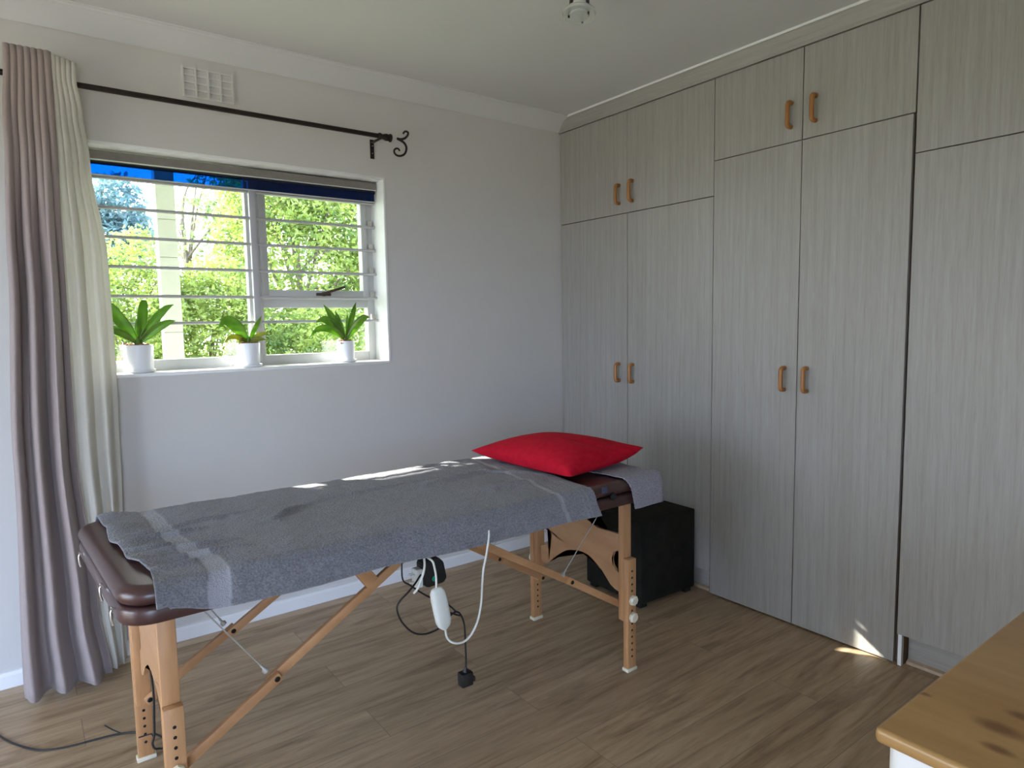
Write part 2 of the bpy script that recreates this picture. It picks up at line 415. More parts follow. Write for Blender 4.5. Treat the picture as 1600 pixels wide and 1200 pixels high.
# window reveal lining (white), rounded inner lip
rv = MB()
rv.box(WX0, WX1, -0.003, 0.145, WZ0 - 0.012, WZ0 + 0.004, 0.004)
rv.box(WX1 - 0.004, WX1 + 0.010, -0.003, 0.145, WZ0 - 0.012, WZ1 + 0.012, 0.004)
rv.box(WX0, WX1, -0.003, 0.145, WZ1 - 0.004, WZ1 + 0.012, 0.004)
rv.box(WX0 - 0.01, WX0 + 0.004, -0.003, 0.145, WZ0 - 0.012, WZ1 + 0.012, 0.004)
struct('trim_1', rv, M['reveal'], 'white window reveal and sill', smooth=35)

# plaster cove on the window wall, grained cove strip above the wardrobes
cv = MB()
prof = [(0.0, 2.455), (-0.006, 2.453), (-0.014, 2.462), (-0.035, 2.482), (-0.062, 2.500), (-0.088, 2.509), (-0.094, 2.513), (-0.100, 2.513), (-0.104, 2.519), (-0.112, 2.520), (-0.112, ZC + 0.002), (0.0, ZC + 0.002)]
cv.prism([(y, z) for y, z in prof], 'x', XL, 0.0)
struct('trim_2', cv, M['ceiling'], 'white moulded cornice along the window wall', smooth=30)
cs = MB()
cs.prism([(-0.0, 2.448), (-0.010, 2.448), (-0.012, 2.462), (-0.030, 2.512), (-0.030, 2.5155), (0.0, 2.5155)], 'y', -4.2, -0.0)
cw = struct('trim_3', cs, M['ward_h'], 'grained cornice strip above the wardrobes')
cs = MB(); cs.box(-0.034, 0.0, -4.2, -0.0, 2.5155, ZC + 0.002)
struct('trim_4', cs, M['white'], 'thin white line above the wardrobe cornice')
sk = MB(); sk.prism([(0.0, 0.0), (-0.014, 0.0), (-0.014, 0.066), (-0.010, 0.078), (0.0, 0.080)], 'x', XL, 0.0)
struct('baseboard_back', sk, M['white'], 'white skirting board under the window')
sk = MB(); sk.prism([(-0.014, 0.0), (-0.034, 0.0), (-0.033, 0.006), (-0.027, 0.014), (-0.020, 0.018), (-0.014, 0.018)], 'x', XL, 0.0)
struct('trim_5', sk, M['bead'], 'wood bead along the foot of the skirting')

# ------------------------------------------------------------------ window
FY0, FY1 = 0.140, 0.185
win = MB()
def fr_box(x0, x1, z0, z1, y0=FY0, y1=FY1): win.box(x0, x1, y0, y1, z0, z1, 0.003)
fr_box(WX0, -2.475, WZ0, WZ1); fr_box(-1.192, WX1, WZ0, WZ1)
fr_box(-2.475, -1.192, WZ0, 1.215, FY0 + 0.001); fr_box(-2.475, -1.712, 2.030, WZ1, FY0 + 0.001); fr_box(-1.712, -1.192, 1.990, WZ1, FY0 + 0.001)
fr_box(-1.775, -1.712, 1.215, 2.030, FY0 + 0.002); fr_box(-1.712, -1.192, 1.436, 1.476, FY0 + 0.003)
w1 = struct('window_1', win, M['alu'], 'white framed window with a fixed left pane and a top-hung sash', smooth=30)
sh = MB()
sh.box(-1.718, -1.686, 0.130, 0.175, 1.474, 1.992, 0.003).box(-1.217, -1.188, 0.130, 0.175, 1.474, 1.992, 0.003)
sh.box(-1.686, -1.217, 0.1305, 0.174, 1.4745, 1.520, 0.001).box(-1.686, -1.217, 0.1305, 0.174, 1.958, 1.9915, 0.001)
sash = obj('sash', sh, M['alu'], w1, smooth=30)
gp = MB(); gp.box(-1.690, -1.213, 0.150, 0.156, 1.516, 1.962); obj('pane', gp, M['glass'], sash)
hd = MB()
hd.box(-1.465, -1.392, 0.118, 0.131, 1.494, 1.508, 0.003)
hd.bar((-1.445, 0.112, 1.501), (-1.325, 0.100, 1.538), 0.010, 0.013, bev=0.004)
hd.cyl((-1.43, 0.13, 1.502), (-1.43, 0.108, 1.502), 0.011, 12)
obj('handle', hd, M['handlebrown'], sash, smooth=40)
gp = MB(); gp.box(-2.478, -1.772, 0.158, 0.164, 1.212, 2.033); obj('pane', gp, M['glass'], w1)
gp = MB(); gp.box(-1.715, -1.189, 0.158, 0.164, 1.212, 1.439); obj('pane', gp, M['glass'], w1)

# burglar bars
bb = thing('burglar_bars', (-1.8, 0.105, WZ0), 'white burglar bars across the inside of the window', 'burglar bars')
for i, z in enumerate((1.955, 1.838, 1.722, 1.603, 1.483, 1.370)):
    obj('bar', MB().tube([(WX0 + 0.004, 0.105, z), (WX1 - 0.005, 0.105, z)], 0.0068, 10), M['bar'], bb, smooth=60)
    k = MB().box(WX1 - 0.034, WX1 - 0.014, 0.113, 0.130, z + 0.006, z + 0.034, 0.002)
    obj('bracket', k, M['cable'], bb)
obj('upright', MB().box(-1.768, -1.738, 0.094, 0.116, WZ0 + 0.004, WZ1 - 0.004, 0.003), M['bar'], bb, smooth=30)

# roller blind
rb = thing('roller_blind', (-1.83, 0.070, 1.95), 'dark blue see-through roller blind rolled up at the window top', 'blind')
obj('tube', MB().tube([(WX0 + 0.015, 0.073, 2.0045), (WX1 - 0.014, 0.073, 2.0045)], 0.0075, 20), M['navy'], rb, smooth=60)
obj('fabric', MB().box(WX0 + 0.02, WX1 - 0.022, 0.0605, 0.0615, 1.958, 2.002), M['blind'], rb)
obj('bottom_rail', MB().box(WX0 + 0.018, WX1 - 0.020, 0.0585, 0.0635, 1.953, 1.9585, 0.002), M['alu'], rb)
obj('head_rail', MB().box(WX0 + 0.008, WX1 - 0.010, 0.058, 0.092, 2.0145, 2.050, 0.003), M['taupe'], rb)
obj('head_rail_lip', MB().box(WX0 + 0.008, WX1 - 0.010, 0.0555, 0.0600, 2.0120, 2.0150, 0.001), M['white'], rb)
# ------------------------------------------------------------------ wardrobes
def handle_mb(y, z0, z1, x=0.0):
    d = 0.030
    pts = [(x + 0.002, y, z0 + 0.010), (x - d * 0.6, y, z0 + 0.010), (x - d * 0.92, y, z0 + 0.016), (x - d, y, z0 + 0.030),
           (x - d, y, (z0 + z1) / 2), (x - d, y, z1 - 0.030), (x - d * 0.92, y, z1 - 0.016), (x - d * 0.6, y, z1 - 0.010), (x + 0.002, y, z1 - 0.010)]
    mb = MB(); mb.tube(spline(pts, 4), 0.0095, 10)
    return mb
def wardrobe(y0, y1, label, ysplits, zsplit, low_z, plinth_x, hs, gap_end=0.0, ug=0.0017):
    """y0 (far) > y1 (near)"""
    t = thing('wardrobe', (0.3, (y0 + y1) / 2, 0), label, 'wardrobe', 'whitewashed built-in wardrobes')
    body = MB()
    body.box(0.022, 0.60, y1 + 0.001, y1 + 0.018, low_z if low_z < 0.05 else 0.0, 2.447)
    body.box(0.022, 0.60, y0 - 0.018, y0 - 0.001, low_z if low_z < 0.05 else 0.0, 2.447)
    body.box(0.022, 0.60, y1 + 0.018, y0 - 0.018, 2.430, 2.447).box(0.022, 0.60, y1 + 0.018, y0 - 0.018, zsplit - 0.008, zsplit + 0.008)
    body.box(0.585, 0.60, y1 + 0.018, y0 - 0.018, 0.02, 2.43)
    body.box(0.022, 0.60, y1 + 0.018, y0 - 0.018, max(low_z, 0.02), max(low_z, 0.02) + 0.016)
    obj('carcass', body, M['carcass'], t)
    ys = [y0] + ysplits + [y1]
    k = 0
    for (a, c) in zip(ys, ys[1:]):
        for (z0, z1) in ((low_z, zsplit - 0.002), (zsplit + 0.002, 2.446)):
            e = gap_end if (c == y1 and z0 == low_z) else 0.0
            gp_ = 0.0017 if z0 == low_z else ug
            d = obj('door', MB().box(0.0, 0.018, c + (gp_ if c != y1 else 0.0017) + e, a - (gp_ if a != y0 else 0.0017), z0, z1, 0.0008), M['ward'], t)
            for (hy, hz0, hz1) in hs:
                if c < hy < a and z0 < hz0 < z1: obj('handle', handle_mb(hy, hz0, hz1), M['handlewood'], d, smooth=60)
    if plinth_x is not None:
        obj('plinth', MB().box(plinth_x, plinth_x + 0.016, y1 + 0.022, y0 - 0.022, 0.0, low_z - 0.004), M['ward_h'], t)
        obj('floor_bead', MB().prism([(plinth_x, 0.0), (plinth_x - 0.018, 0.0), (plinth_x - 0.014, 0.010), (plinth_x, 0.016)], 'y', y1 + 0.022, y0 - 0.022), M['bead'], t)
        if y0 < -1.5: obj('side_edge', MB().box(0.004, 0.0215, y0 - 0.018, y0 - 0.004, 0.0, low_z - 0.002, 0.001), M['white'], t)
    return t
wardrobe(-0.002, -1.087, 'whitewashed wardrobe in the corner beside the window wall, behind the footstool', [-0.540], 1.919, 0.115, 0.045,
         [(-0.482, 1.966, 2.080), (-0.578, 1.966, 2.088), (-0.480, 1.010, 1.122), (-0.582, 1.010, 1.122)], ug=0.0003)
wardrobe(-1.087, -1.950, 'middle whitewashed wardrobe with four handles and lower doors down to the floor', [-1.518], 2.078, 0.008, None,
         [(-1.467, 2.130, 2.247), (-1.572, 2.132, 2.249), (-1.461, 1.030, 1.144), (-1.562, 1.030, 1.146)], 0.006)
wardrobe(-1.952, -3.150, 'nearest whitewashed wardrobe without visible handles, above a recessed plinth by the pine chest', [-2.551], 1.934, 0.125, 0.055,
         [(-2.50, 1.03, 1.144), (-2.60, 1.03, 1.144), (-2.50, 1.98, 2.09), (-2.60, 1.98, 2.09)])

# ------------------------------------------------------------------ air vent
av = thing('air_vent', (-1.938, 0, 2.294), 'small white plaster grille high on the wall above the curtain rod', 'vent')
g = MB(); x0, x1, z0, z1 = -2.034, -1.842, 2.295, 2.408
nx, nz = 4, 4
cw_, ch_ = (x1 - x0) / nx, (z1 - z0) / nz
for i in range(nx + 1): g.box(x0 + i * cw_ - 0.004, x0 + i * cw_ + 0.004, -0.014, -0.001, z0, z1 + 0.004)
for j in range(nz + 1): g.box(x0 - 0.005, x1 + 0.005, -0.011, -0.001, z0 + j * ch_ - 0.0035, z0 + j * ch_ + 0.0035)
obj('grille', g, M['vent'], av)
obj('backing', MB().box(x0, x1, -0.003, -0.0005, z0, z1), M['wall'], av)

# ------------------------------------------------------------------ curtain rod
cr = thing('curtain_rod', (-1.2, -0.095, 2.236), 'dark bronze curtain rod with a scroll end above the window', 'curtain rod')
RZ = 2.239
obj('pole', MB().tube([(-4.1, -0.095, 2.243), (-1.215, -0.095, RZ - 0.003)], 0.0105, 14), M['brownmetal'], cr, smooth=60)
fin = MB()
def FP(px, py): return (-1.187 + (px - 600) * 0.003425, -0.095, 2.281 - (py - 205) * 0.00306 + (px - 640) * 0.00048)
def FS(px, py):
    v_ = FP(px, py); return (v_[0], v_[1], v_[2] + 0.003)
fin.lathe([(0, 0), (0.013, 0), (0.0155, 0.006), (0.0155, 0.012), (0.012, 0.018), (0.012, 0.024), (0.014, 0.030), (0.0165, 0.038), (0.0165, 0.050), (0.013, 0.056), (0.019, 0.060), (0.019, 0.066), (0.008, 0.070), (0, 0.072)], (-1.215, -0.095, RZ - 0.003), 20, (1, 0, -0.02))
for pts in ([(621, 217), (627, 218), (633, 216.5), (637.5, 212), (638.5, 208), (636, 206), (633, 206.3), (630.5, 209.5)],
            [(621, 217), (627, 220), (632, 224), (635, 230), (634, 237), (630, 242), (623, 243.5), (617.5, 241), (615.5, 236), (618, 232.5), (622, 232.5), (624.5, 236)]):
    q = spline([FS(*p) for p in pts], 6); n = len(q)
    fin.tube(q, [lerp(0.0062, 0.0042, i / (n - 1)) for i in range(n)], 8)
obj('finial', fin, M['brownmetal'], cr, smooth=50)
for xb in (-1.205, -3.95):
    br_ = MB()
    br_.box(xb - 0.010, xb + 0.010, -0.006, -0.001, 2.150, 2.240, 0.001)
    br_.box(xb - 0.008, xb + 0.008, -0.095, -0.004, 2.2225, 2.2275, 0.001)
    bo = obj('bracket', br_, M['brownmetal'], cr, smooth=40)
    for z in (2.175, 2.210): obj('screw', MB().lathe([(0, 0.0035), (0.003, 0.003), (0.004, 0.0)], (xb, -0.006, z), 10, (0, -1, 0)), M['chrome'], bo)

# ------------------------------------------------------------------ curtain
cu = thing('curtain', (-2.55, -0.13, 0.015), 'mauve grey pleated curtain with cream lining, drawn to the left of the window', 'curtain')
ZT = 2.322
XLt = [(0, -2.716), (0.9, -2.690), (1.6, -2.660), (2.05, -2.640), (2.32, -2.622)]
XRt = [(0, -2.440), (0.3, -2.470), (0.9, -2.505), (1.62, -2.497), (2.05, -2.492), (2.32, -2.490)]
XEt = [(0, -2.378), (0.4, -2.366), (0.8, -2.352), (1.2, -2.345), (1.62, -2.348), (1.97, -2.385), (2.15, -2.402), (2.24, -2.416), (2.32, -2.412)]
def face_fn(u, v):
    z = lerp(0.018, ZT, v); x = lerp(interp(XLt, z), interp(XRt, z), u)
    a7 = interp([(0, 0.004), (1.2, 0.007), (2.2, 0.012), (2.32, 0.012)], z); a3 = interp([(0, 0.050), (0.6, 0.046), (1.4, 0.036), (2.05, 0.006), (2.2, 0.0)], z)
    y = -0.142 + a7 * math.sin(14 * PI * u) - a3 * math.sin(6 * PI * (u + 0.035 * (1 - v) * math.sin(5 * v)) - 0.5) - 0.012 * (1 - v)
    pinch = math.exp(-((z - 2.245) / 0.02) ** 2)
    y += 0.004 * pinch
    x += 0.006 * math.sin(14 * PI * u + 1.2) * (0.3 + 0.7 * v)
    if v < 0.001: z += 0.006 * math.sin(6 * PI * u)
    return (x, y, z)
f = MB(); f.grid(120, 60, face_fn)
obj('curtain_face', f, M['mauve'], cu, smooth=180, solid=0.003)
def lin_fn(u, v):
    z = lerp(0.03, ZT - 0.004 - 0.012 * u, v)
    x = lerp(interp(XRt, z), interp(XEt, z), u)
    yb = interp([(0, -0.060), (1.0, -0.050), (1.9, -0.050), (2.12, -0.085), (2.2, -0.120), (2.32, -0.120)], z)
    y = lerp(face_fn(1.0, v)[1] + 0.004, yb, u ** 1.2)
    a4 = interp([(0, 0.004), (1.2, 0.004), (2.2, 0.008), (2.32, 0.009)], z); a2 = interp([(0, 0.020), (0.6, 0.022), (1.5, 0.015), (2.1, 0.004), (2.2, 0.0)], z)
    env = min(1, u * 6)
    y += env * (a4 * math.sin(10 * PI * u) + a2 * math.sin(4.6 * PI * u + 0.6))
    x += env * 0.004 * math.sin(10 * PI * u + 1.0) * v
    return (x, y, z)
f = MB(); f.grid(70, 60, lin_fn)
obj('lining', f, M['lining'], cu, smooth=180, solid=0.003)

# ------------------------------------------------------------------ ceiling lamp
LX, LY = -1.003, -1.262
la = thing('ceiling_lamp', (LX, LY, ZC), 'small ceiling light with a round clear glass disc on dark clips', 'ceiling lamp')
ax_ = Vector((0.16, 0.10, 1)).normalized()
lo = Vector((LX, LY, 2.415))
def LP(r, a, h):
    qq = Vector((0, 0, 1)).rotation_difference(ax_); return lo + qq @ Vector((r * math.cos(a), r * math.sin(a), h))
obj('base', MB().lathe([(0, 0), (0.045, 0), (0.045, -0.008), (0.03, -0.020), (0.012, -0.024), (0, -0.024)], (LX + 0.02, LY, ZC), 28), M['chrome'], la, smooth=40)
obj('stem', MB().tube([(LX + 0.02, LY, ZC - 0.015), LP(0, 0, 0.045)], 0.018, 16), M['frost'], la, smooth=60)
obj('glass_shade', MB().lathe([(0.0, 0.004), (0.030, 0.004), (0.034, 0.010), (0.056, 0.006), (0.059, 0.0), (0.055, -0.006), (0.036, -0.004), (0.032, -0.010), (0.0, -0.012)], lo, 40, ax_), M['lampglass'], la, smooth=50)
obj('bulb_cover', MB().lathe([(0, 0.046), (0.022, 0.046), (0.031, 0.012), (0.031, 0.005), (0, 0.005)], lo, 32, ax_), M['frost'], la, smooth=40)
for a in (2.3, 0.5, -1.2):
    obj('clip', MB().tube([LP(0.020, a, 0.075), LP(0.030, a, 0.050), LP(0.034, a, 0.012), LP(0.036, a, -0.012)], [0.006, 0.0065, 0.004, 0.003], 8), M['black'], la, smooth=60)

# ------------------------------------------------------------------ massage table
TX0, TX1, TY0, TY1 = -2.528, -0.715, -1.408, -0.688
TB, TS, TT = 0.681, 0.724, 0.771        # underside, seam, top
mt_ = thing('massage_table', (-1.62, -1.05, 0), 'folding massage table with brown vinyl top on beech legs', 'massage table')
def rrect(x0, x1, y0, y1, r, seg=8):
    out = []
    for (cx, cy, a0) in ((x1 - r, y1 - r, 0), (x0 + r, y1 - r, PI / 2), (x0 + r, y0 + r, PI), (x1 - r, y0 + r, 1.5 * PI)):
        for k in range(seg + 1):
            a = a0 + PI / 2 * k / seg; out.append((cx + r * math.cos(a), cy + r * math.sin(a)))
    return out
def slab(levels, r):
    """stack of inset rounded rectangles: (z, inset)"""
    mb = MB(); rings = []
    for (z, ins) in levels:
        rings.append([mb.bm.verts.new((x + max(0, -1.6 - x) / 0.92 * -0.055 * (y + 1.10), y, z)) for x, y in rrect(TX0 + ins, TX1 - ins, TY0 + ins, TY1 - ins, max(0.012, r - ins))])
    n = len(rings[0])
    for A, B in zip(rings, rings[1:]):
        for k in range(n): mb.bm.faces.new((A[k], A[(k + 1) % n], B[(k + 1) % n], B[k]))
    mb.bm.faces.new(list(reversed(rings[0]))); mb.bm.faces.new(rings[-1])
    return mb
lv = [(TS + 0.001, 0.012)]
for k in range(9):
    a = -PI / 2 + PI * 0.5 * k / 4 if k <= 4 else PI / 2 * (k - 4) / 4
    lv.append((lerp(TS + 0.001, TT, 0.5) + (TT - TS) / 2 * math.sin(a), 0.001 + 0.024 * (1 - math.cos(a))) if k <= 4 else
              (lerp(TS, TT, 0.5) + (TT - TS) / 2 * math.sin(a), 0.001 + 0.030 * (1 - math.cos(a))))
obj('cushion', slab(lv, 0.075), M['vinyl'], mt_, smooth=60)
lv = [(TB, 0.016), (TB + 0.003, 0.006), (TB + 0.010, 0.002), (TS - 0.010, 0.002), (TS - 0.003, 0.005), (TS, 0.012)]
obj('base_panel', slab(lv, 0.075), M['vinyl'], mt_, smooth=50)

def leg(x, ysign, left):
    """inner post hanging from the top and an outer extension standing on the floor"""
    yc = -1.05 + ysign * 0.262
    p = MB().box(x - 0.021, x + 0.021, yc - 0.014, yc + 0.014, 0.195, TB + 0.002, 0.003)
    o = obj('leg', p, M['beech_z'], mt_, smooth=30)
    ye = yc + ysign * 0.026
    e = MB().box(x - 0.023, x + 0.023, ye - 0.0125, ye + 0.0125, 0.012, 0.445, 0.003)
    obj('leg_extension', e, M['beech_z'], o, smooth=30)
    for z in [0.06 + 0.026 * i for i in range(14)]:
        sides = ((1,) if z > 0.2 else (1, -1)) if ysign < 0 else ((-1,) if z < 0.2 else ())
        for q_ in sides:
            obj('pin_hole', MB().lathe([(0, 0.0012), (0.0042, 0.0008), (0.0045, 0)], (x, ye + q_ * ysign * 0.0125, z), 10, (0, q_ * ysign, 0)), M['bolt'], o)
    obj('foot', MB().box(x - 0.027, x + 0.027, ye - 0.016, ye + 0.016, 0.0, 0.014, 0.003), M['knob'], o, smooth=30)
    for z in (0.285, 0.218):
        pr = []
        kb = MB(); y_ = ye + ysign * 0.0125
        seg = 24; rings = []
        for (r, hh) in ((0.010, 0), (0.019, 0.003), (0.019, 0.013), (0.015, 0.017)):
            rings.append([kb.bm.verts.new((x + r * (1 + 0.05 * math.cos(8 * t * 2 * PI / seg)) * math.cos(t * 2 * PI / seg), y_ + ysign * hh, z + r * (1 + 0.05 * math.cos(8 * t * 2 * PI / seg)) * math.sin(t * 2 * PI / seg))) for t in range(seg)])
        for A, B in zip(rings, rings[1:]):
            for t in range(seg): kb.bm.faces.new((A[t], A[(t + 1) % seg], B[(t + 1) % seg], B[t]))
        kb.bm.faces.new(rings[0]); kb.bm.faces.new(rings[-1])
        obj('knob', kb, M['knob'], o, smooth=40)
    return o
for x in (-2.412, -0.832):
    for s_ in (-1, 1): leg(x, s_, x < -1.6)

# wavy end panels
PANEL_N = [(-0.812, 0.690), (-0.812, 0.452), (-0.858, 0.449), (-0.879, 0.440), (-0.888, 0.419), (-0.883, 0.395), (-0.861, 0.375), (-0.812, 0.358),
           (-0.812, 0.290), (-0.845, 0.286), (-0.868, 0.297), (-0.895, 0.322), (-0.925, 0.346), (-0.979, 0.381), (-1.024, 0.396), (-1.071, 0.403), (-1.107, 0.402),
           (-1.140, 0.392), (-1.195, 0.360), (-1.222, 0.335), (-1.244, 0.315), (-1.268, 0.304), (-1.290, 0.300),
           (-1.290, 0.375), (-1.272, 0.383), (-1.257, 0.397), (-1.250, 0.423), (-1.262, 0.450), (-1.275, 0.459), (-1.290, 0.463),
           (-1.290, 0.530), (-1.221, 0.527), (-1.170, 0.527), (-1.140, 0.536), (-1.105, 0.552), (-1.075, 0.60), (-1.06, 0.690)]
pn = MB(); pn.prism(PANEL_N, 'x', -0.841, -0.829)
bmesh.ops.triangulate(pn.bm, faces=[f_ for f_ in pn.bm.faces if len(f_.verts) > 4])
obj('end_panel', pn, M['ply'], mt_)
pn = MB(); pn.prism([(-2.10 - y, z) for (y, z) in PANEL_N], 'x', -2.415, -2.403)
bmesh.ops.triangulate(pn.bm, faces=[f_ for f_ in pn.bm.faces if len(f_.verts) > 4])
obj('end_panel', pn, M['ply'], mt_)
# short cloth hanger under the right end, round grommet and badge
pn = MB(); pn.prism([(-1.20, 0.698), (-1.19, 0.635), (-1.12, 0.612), (-1.04, 0.598), (-0.96, 0.598), (-0.93, 0.612), (-0.90, 0.698)], 'y', -1.215, -1.205)
obj('sling', pn, M['vinyl'], mt_)
pn = MB(); pn.prism([(-2.02, 0.698), (-1.97, 0.660), (-1.93, 0.648), (-1.89, 0.652), (-1.86, 0.698)], 'y', -1.315, -1.28)
obj('sling', pn, M['vinyl'], mt_)
obj('grommet', MB().lathe([(0, 0.002), (0.009, 0.002), (0.011, 0.004), (0.014, 0.004), (0.015, 0)], (-0.990, TY0 + 0.001, 0.727), 20, (0, -1, 0)), M['black'], mt_, smooth=50)
obj('badge', MB().box(-1.045, -1.018, TY0 + 0.0005, TY0 + 0.0035, 0.745, 0.768, 0.001), M['badge'], mt_)

# folding braces, each of two lapped lengths with a bolt; cables to the underside
def brace(y, ysign, pts_x, leg_x):
    (xa, za), (xm, zm), (xb, zb) = pts_x
    o = obj('brace', MB().bar((xa, y, za), (xm, y, zm), 0.016, 0.026, ext=0.012), M['beech_x'], mt_, smooth=30)
    y2 = y - ysign * 0.0165
    obj('upper_length', MB().bar((xm, y2, zm), (xb, y2, zb), 0.016, 0.026, ext=0.022), M['beech_x'], o, smooth=30)
    for (x_, z_) in ((xm, zm), (xa, za)):
        y1_ = y - ysign * (0.0248 if x_ == xm else 0.008)
        obj('bolt', MB().lathe([(0, 0.003), (0.006, 0.0025), (0.008, 0), (0.004, -0.002), (0.004, -0.012), (0, -0.012)], (x_, y + ysign * 0.008, z_), 14, (0, ysign, 0)), M['bolt'], o, smooth=40)
        obj('bolt', MB().lathe([(0, 0.003), (0.006, 0.0025), (0.008, 0), (0.004, -0.002), (0.004, -0.012), (0, -0.012)], (x_, y1_, z_), 14, (0, -ysign, 0)), M['bolt'], o, smooth=40)
    return o
LB = [(-2.392, 0.255), (-2.150, 0.402), (-1.700, 0.674)]
RB = [(-0.838, 0.250), (-1.085, 0.400), (-1.555, 0.672)]
for ysg, y in ((-1, -1.286), (1, -0.814)):
    if ysg > 0:
        LB = [(-2.398, 0.215), (-2.150, 0.366), (-1.640, 0.672)]
        RB = [(-0.838, 0.210), (-1.085, 0.358), (-1.600, 0.668)]
    brace(y, ysg, LB, -2.412); brace(y, ysg, RB, -0.832)
    dz_ = 0.036 if ysg > 0 else 0.0
    for (a_, b__) in (((-2.352, 0.684), (-2.176, 0.430 - dz_)), ((-0.880, 0.684), (-1.118, 0.432 - dz_))):
        yy = y - ysg * 0.008
        cb = MB().cyl((a_[0], yy, a_[1]), (b__[0], yy, b__[1]), 0.0019, 8)
        cbo = obj('cable', cb, M['cable'], mt_, smooth=60)
        dv = Vector((b__[0] - a_[0], 0, b__[1] - a_[1])).normalized(); e_ = Vector((b__[0], yy, b__[1]))
        obj('cable_end', MB().tube([e_ - dv * 0.022, e_ - dv * 0.010, e_ - dv * 0.004, e_ + dv * 0.004], [0.0035, 0.0035, 0.009, 0.009], 12), M['cable'], cbo, smooth=50)
obj('cross_strut', MB().bar((-1.922, -1.285, 0.676), (-1.865, -1.285, 0.598), 0.030, 0.040), M['beech_x'], mt_, smooth=30)
obj('hinge_rail', MB().box(-1.64, -1.605, -1.36, -0.74, 0.658, 0.682, 0.003), M['beech_x'], mt_)
# chrome clips on the left end
for (y, z) in ((-0.815, 0.692), (-1.18, 0.708), (-1.325, 0.696)):
    c_ = MB(); xe = TX0 - 0.055 * (y + 1.10)
    c_.tube([(xe - 0.001, y, z + 0.020), (xe - 0.006, y, z + 0.010), (xe - 0.006, y, z - 0.008), (xe - 0.003, y, z - 0.022)], 0.0026, 8)
    c_.tube([(xe - 0.003, y - 0.005, z + 0.018), (xe - 0.003, y + 0.005, z + 0.018)], 0.0035, 8)
    obj('clip', c_, M['chrome'], mt_, smooth=50)

# ------------------------------------------------------------------ towels
def ridge(x, y, a, b_, w, h):
    A, B = Vector(a), Vector(b_); P = Vector((x, y)); d = B - A; t = max(0, min(1, (P - A).dot(d) / d.dot(d)))
    q = (P - (A + d * t)).length; env = math.sin(PI * min(1, max(0, 0.08 + 0.84 * t)))
    return h * env * math.exp(-(q / w) ** 2)
EDGE_R = 0.030
def table_profile(s):
    """arc length s from the middle of the far rounded edge, towards the near side; returns (y, z, ny, nz)"""
    yn, yf = TY0 + EDGE_R, TY1 - EDGE_R
    zt = TT
    q = EDGE_R * PI / 2
    if s < 0: return (TY1, zt - EDGE_R + s, 1.0, 0.0)
    if s < q:
        a = s / EDGE_R; return (yf + EDGE_R * math.cos(a), zt - EDGE_R + EDGE_R * math.sin(a), math.cos(a), math.sin(a))
    s -= q
    if s < yf - yn: return (yf - s, zt, 0.0, 1.0)
    s -= yf - yn
    if s < q:
        a = s / EDGE_R; return (yn - EDGE_R * math.sin(a), zt - EDGE_R + EDGE_R * math.cos(a), -math.sin(a), math.cos(a))
    s -= q
    return (TY0, zt - EDGE_R - s, -1.0, 0.0)
CREASES = [((-2.47, -0.98), (-2.10, -0.93), 0.012, 0.007), ((-2.46, -1.05), (-2.26, -1.03), 0.012, 0.010), ((-2.44, -1.17), (-2.22, -1.19), 0.014, 0.010),
           ((-2.46, -1.12), (-2.32, -1.13), 0.010, 0.007), ((-2.44, -1.25), (-2.20, -1.27), 0.012, 0.009), ((-2.45, -1.32), (-2.30, -1.30), 0.014, 0.007), ((-2.08, -1.07), (-1.95, -0.98), 0.014, 0.012),
           ((-2.02, -0.96), (-1.40, -0.93), 0.010, 0.005), ((-1.55, -1.0), (-1.16, -0.95), 0.022, 0.008), ((-1.45, -1.18), (-1.10, -1.22), 0.03, 0.007),
           ((-2.2, -1.32), (-1.6, -1.33), 0.03, 0.004), ((-1.27, -0.92), (-1.08, -1.16), 0.012, 0.006)]
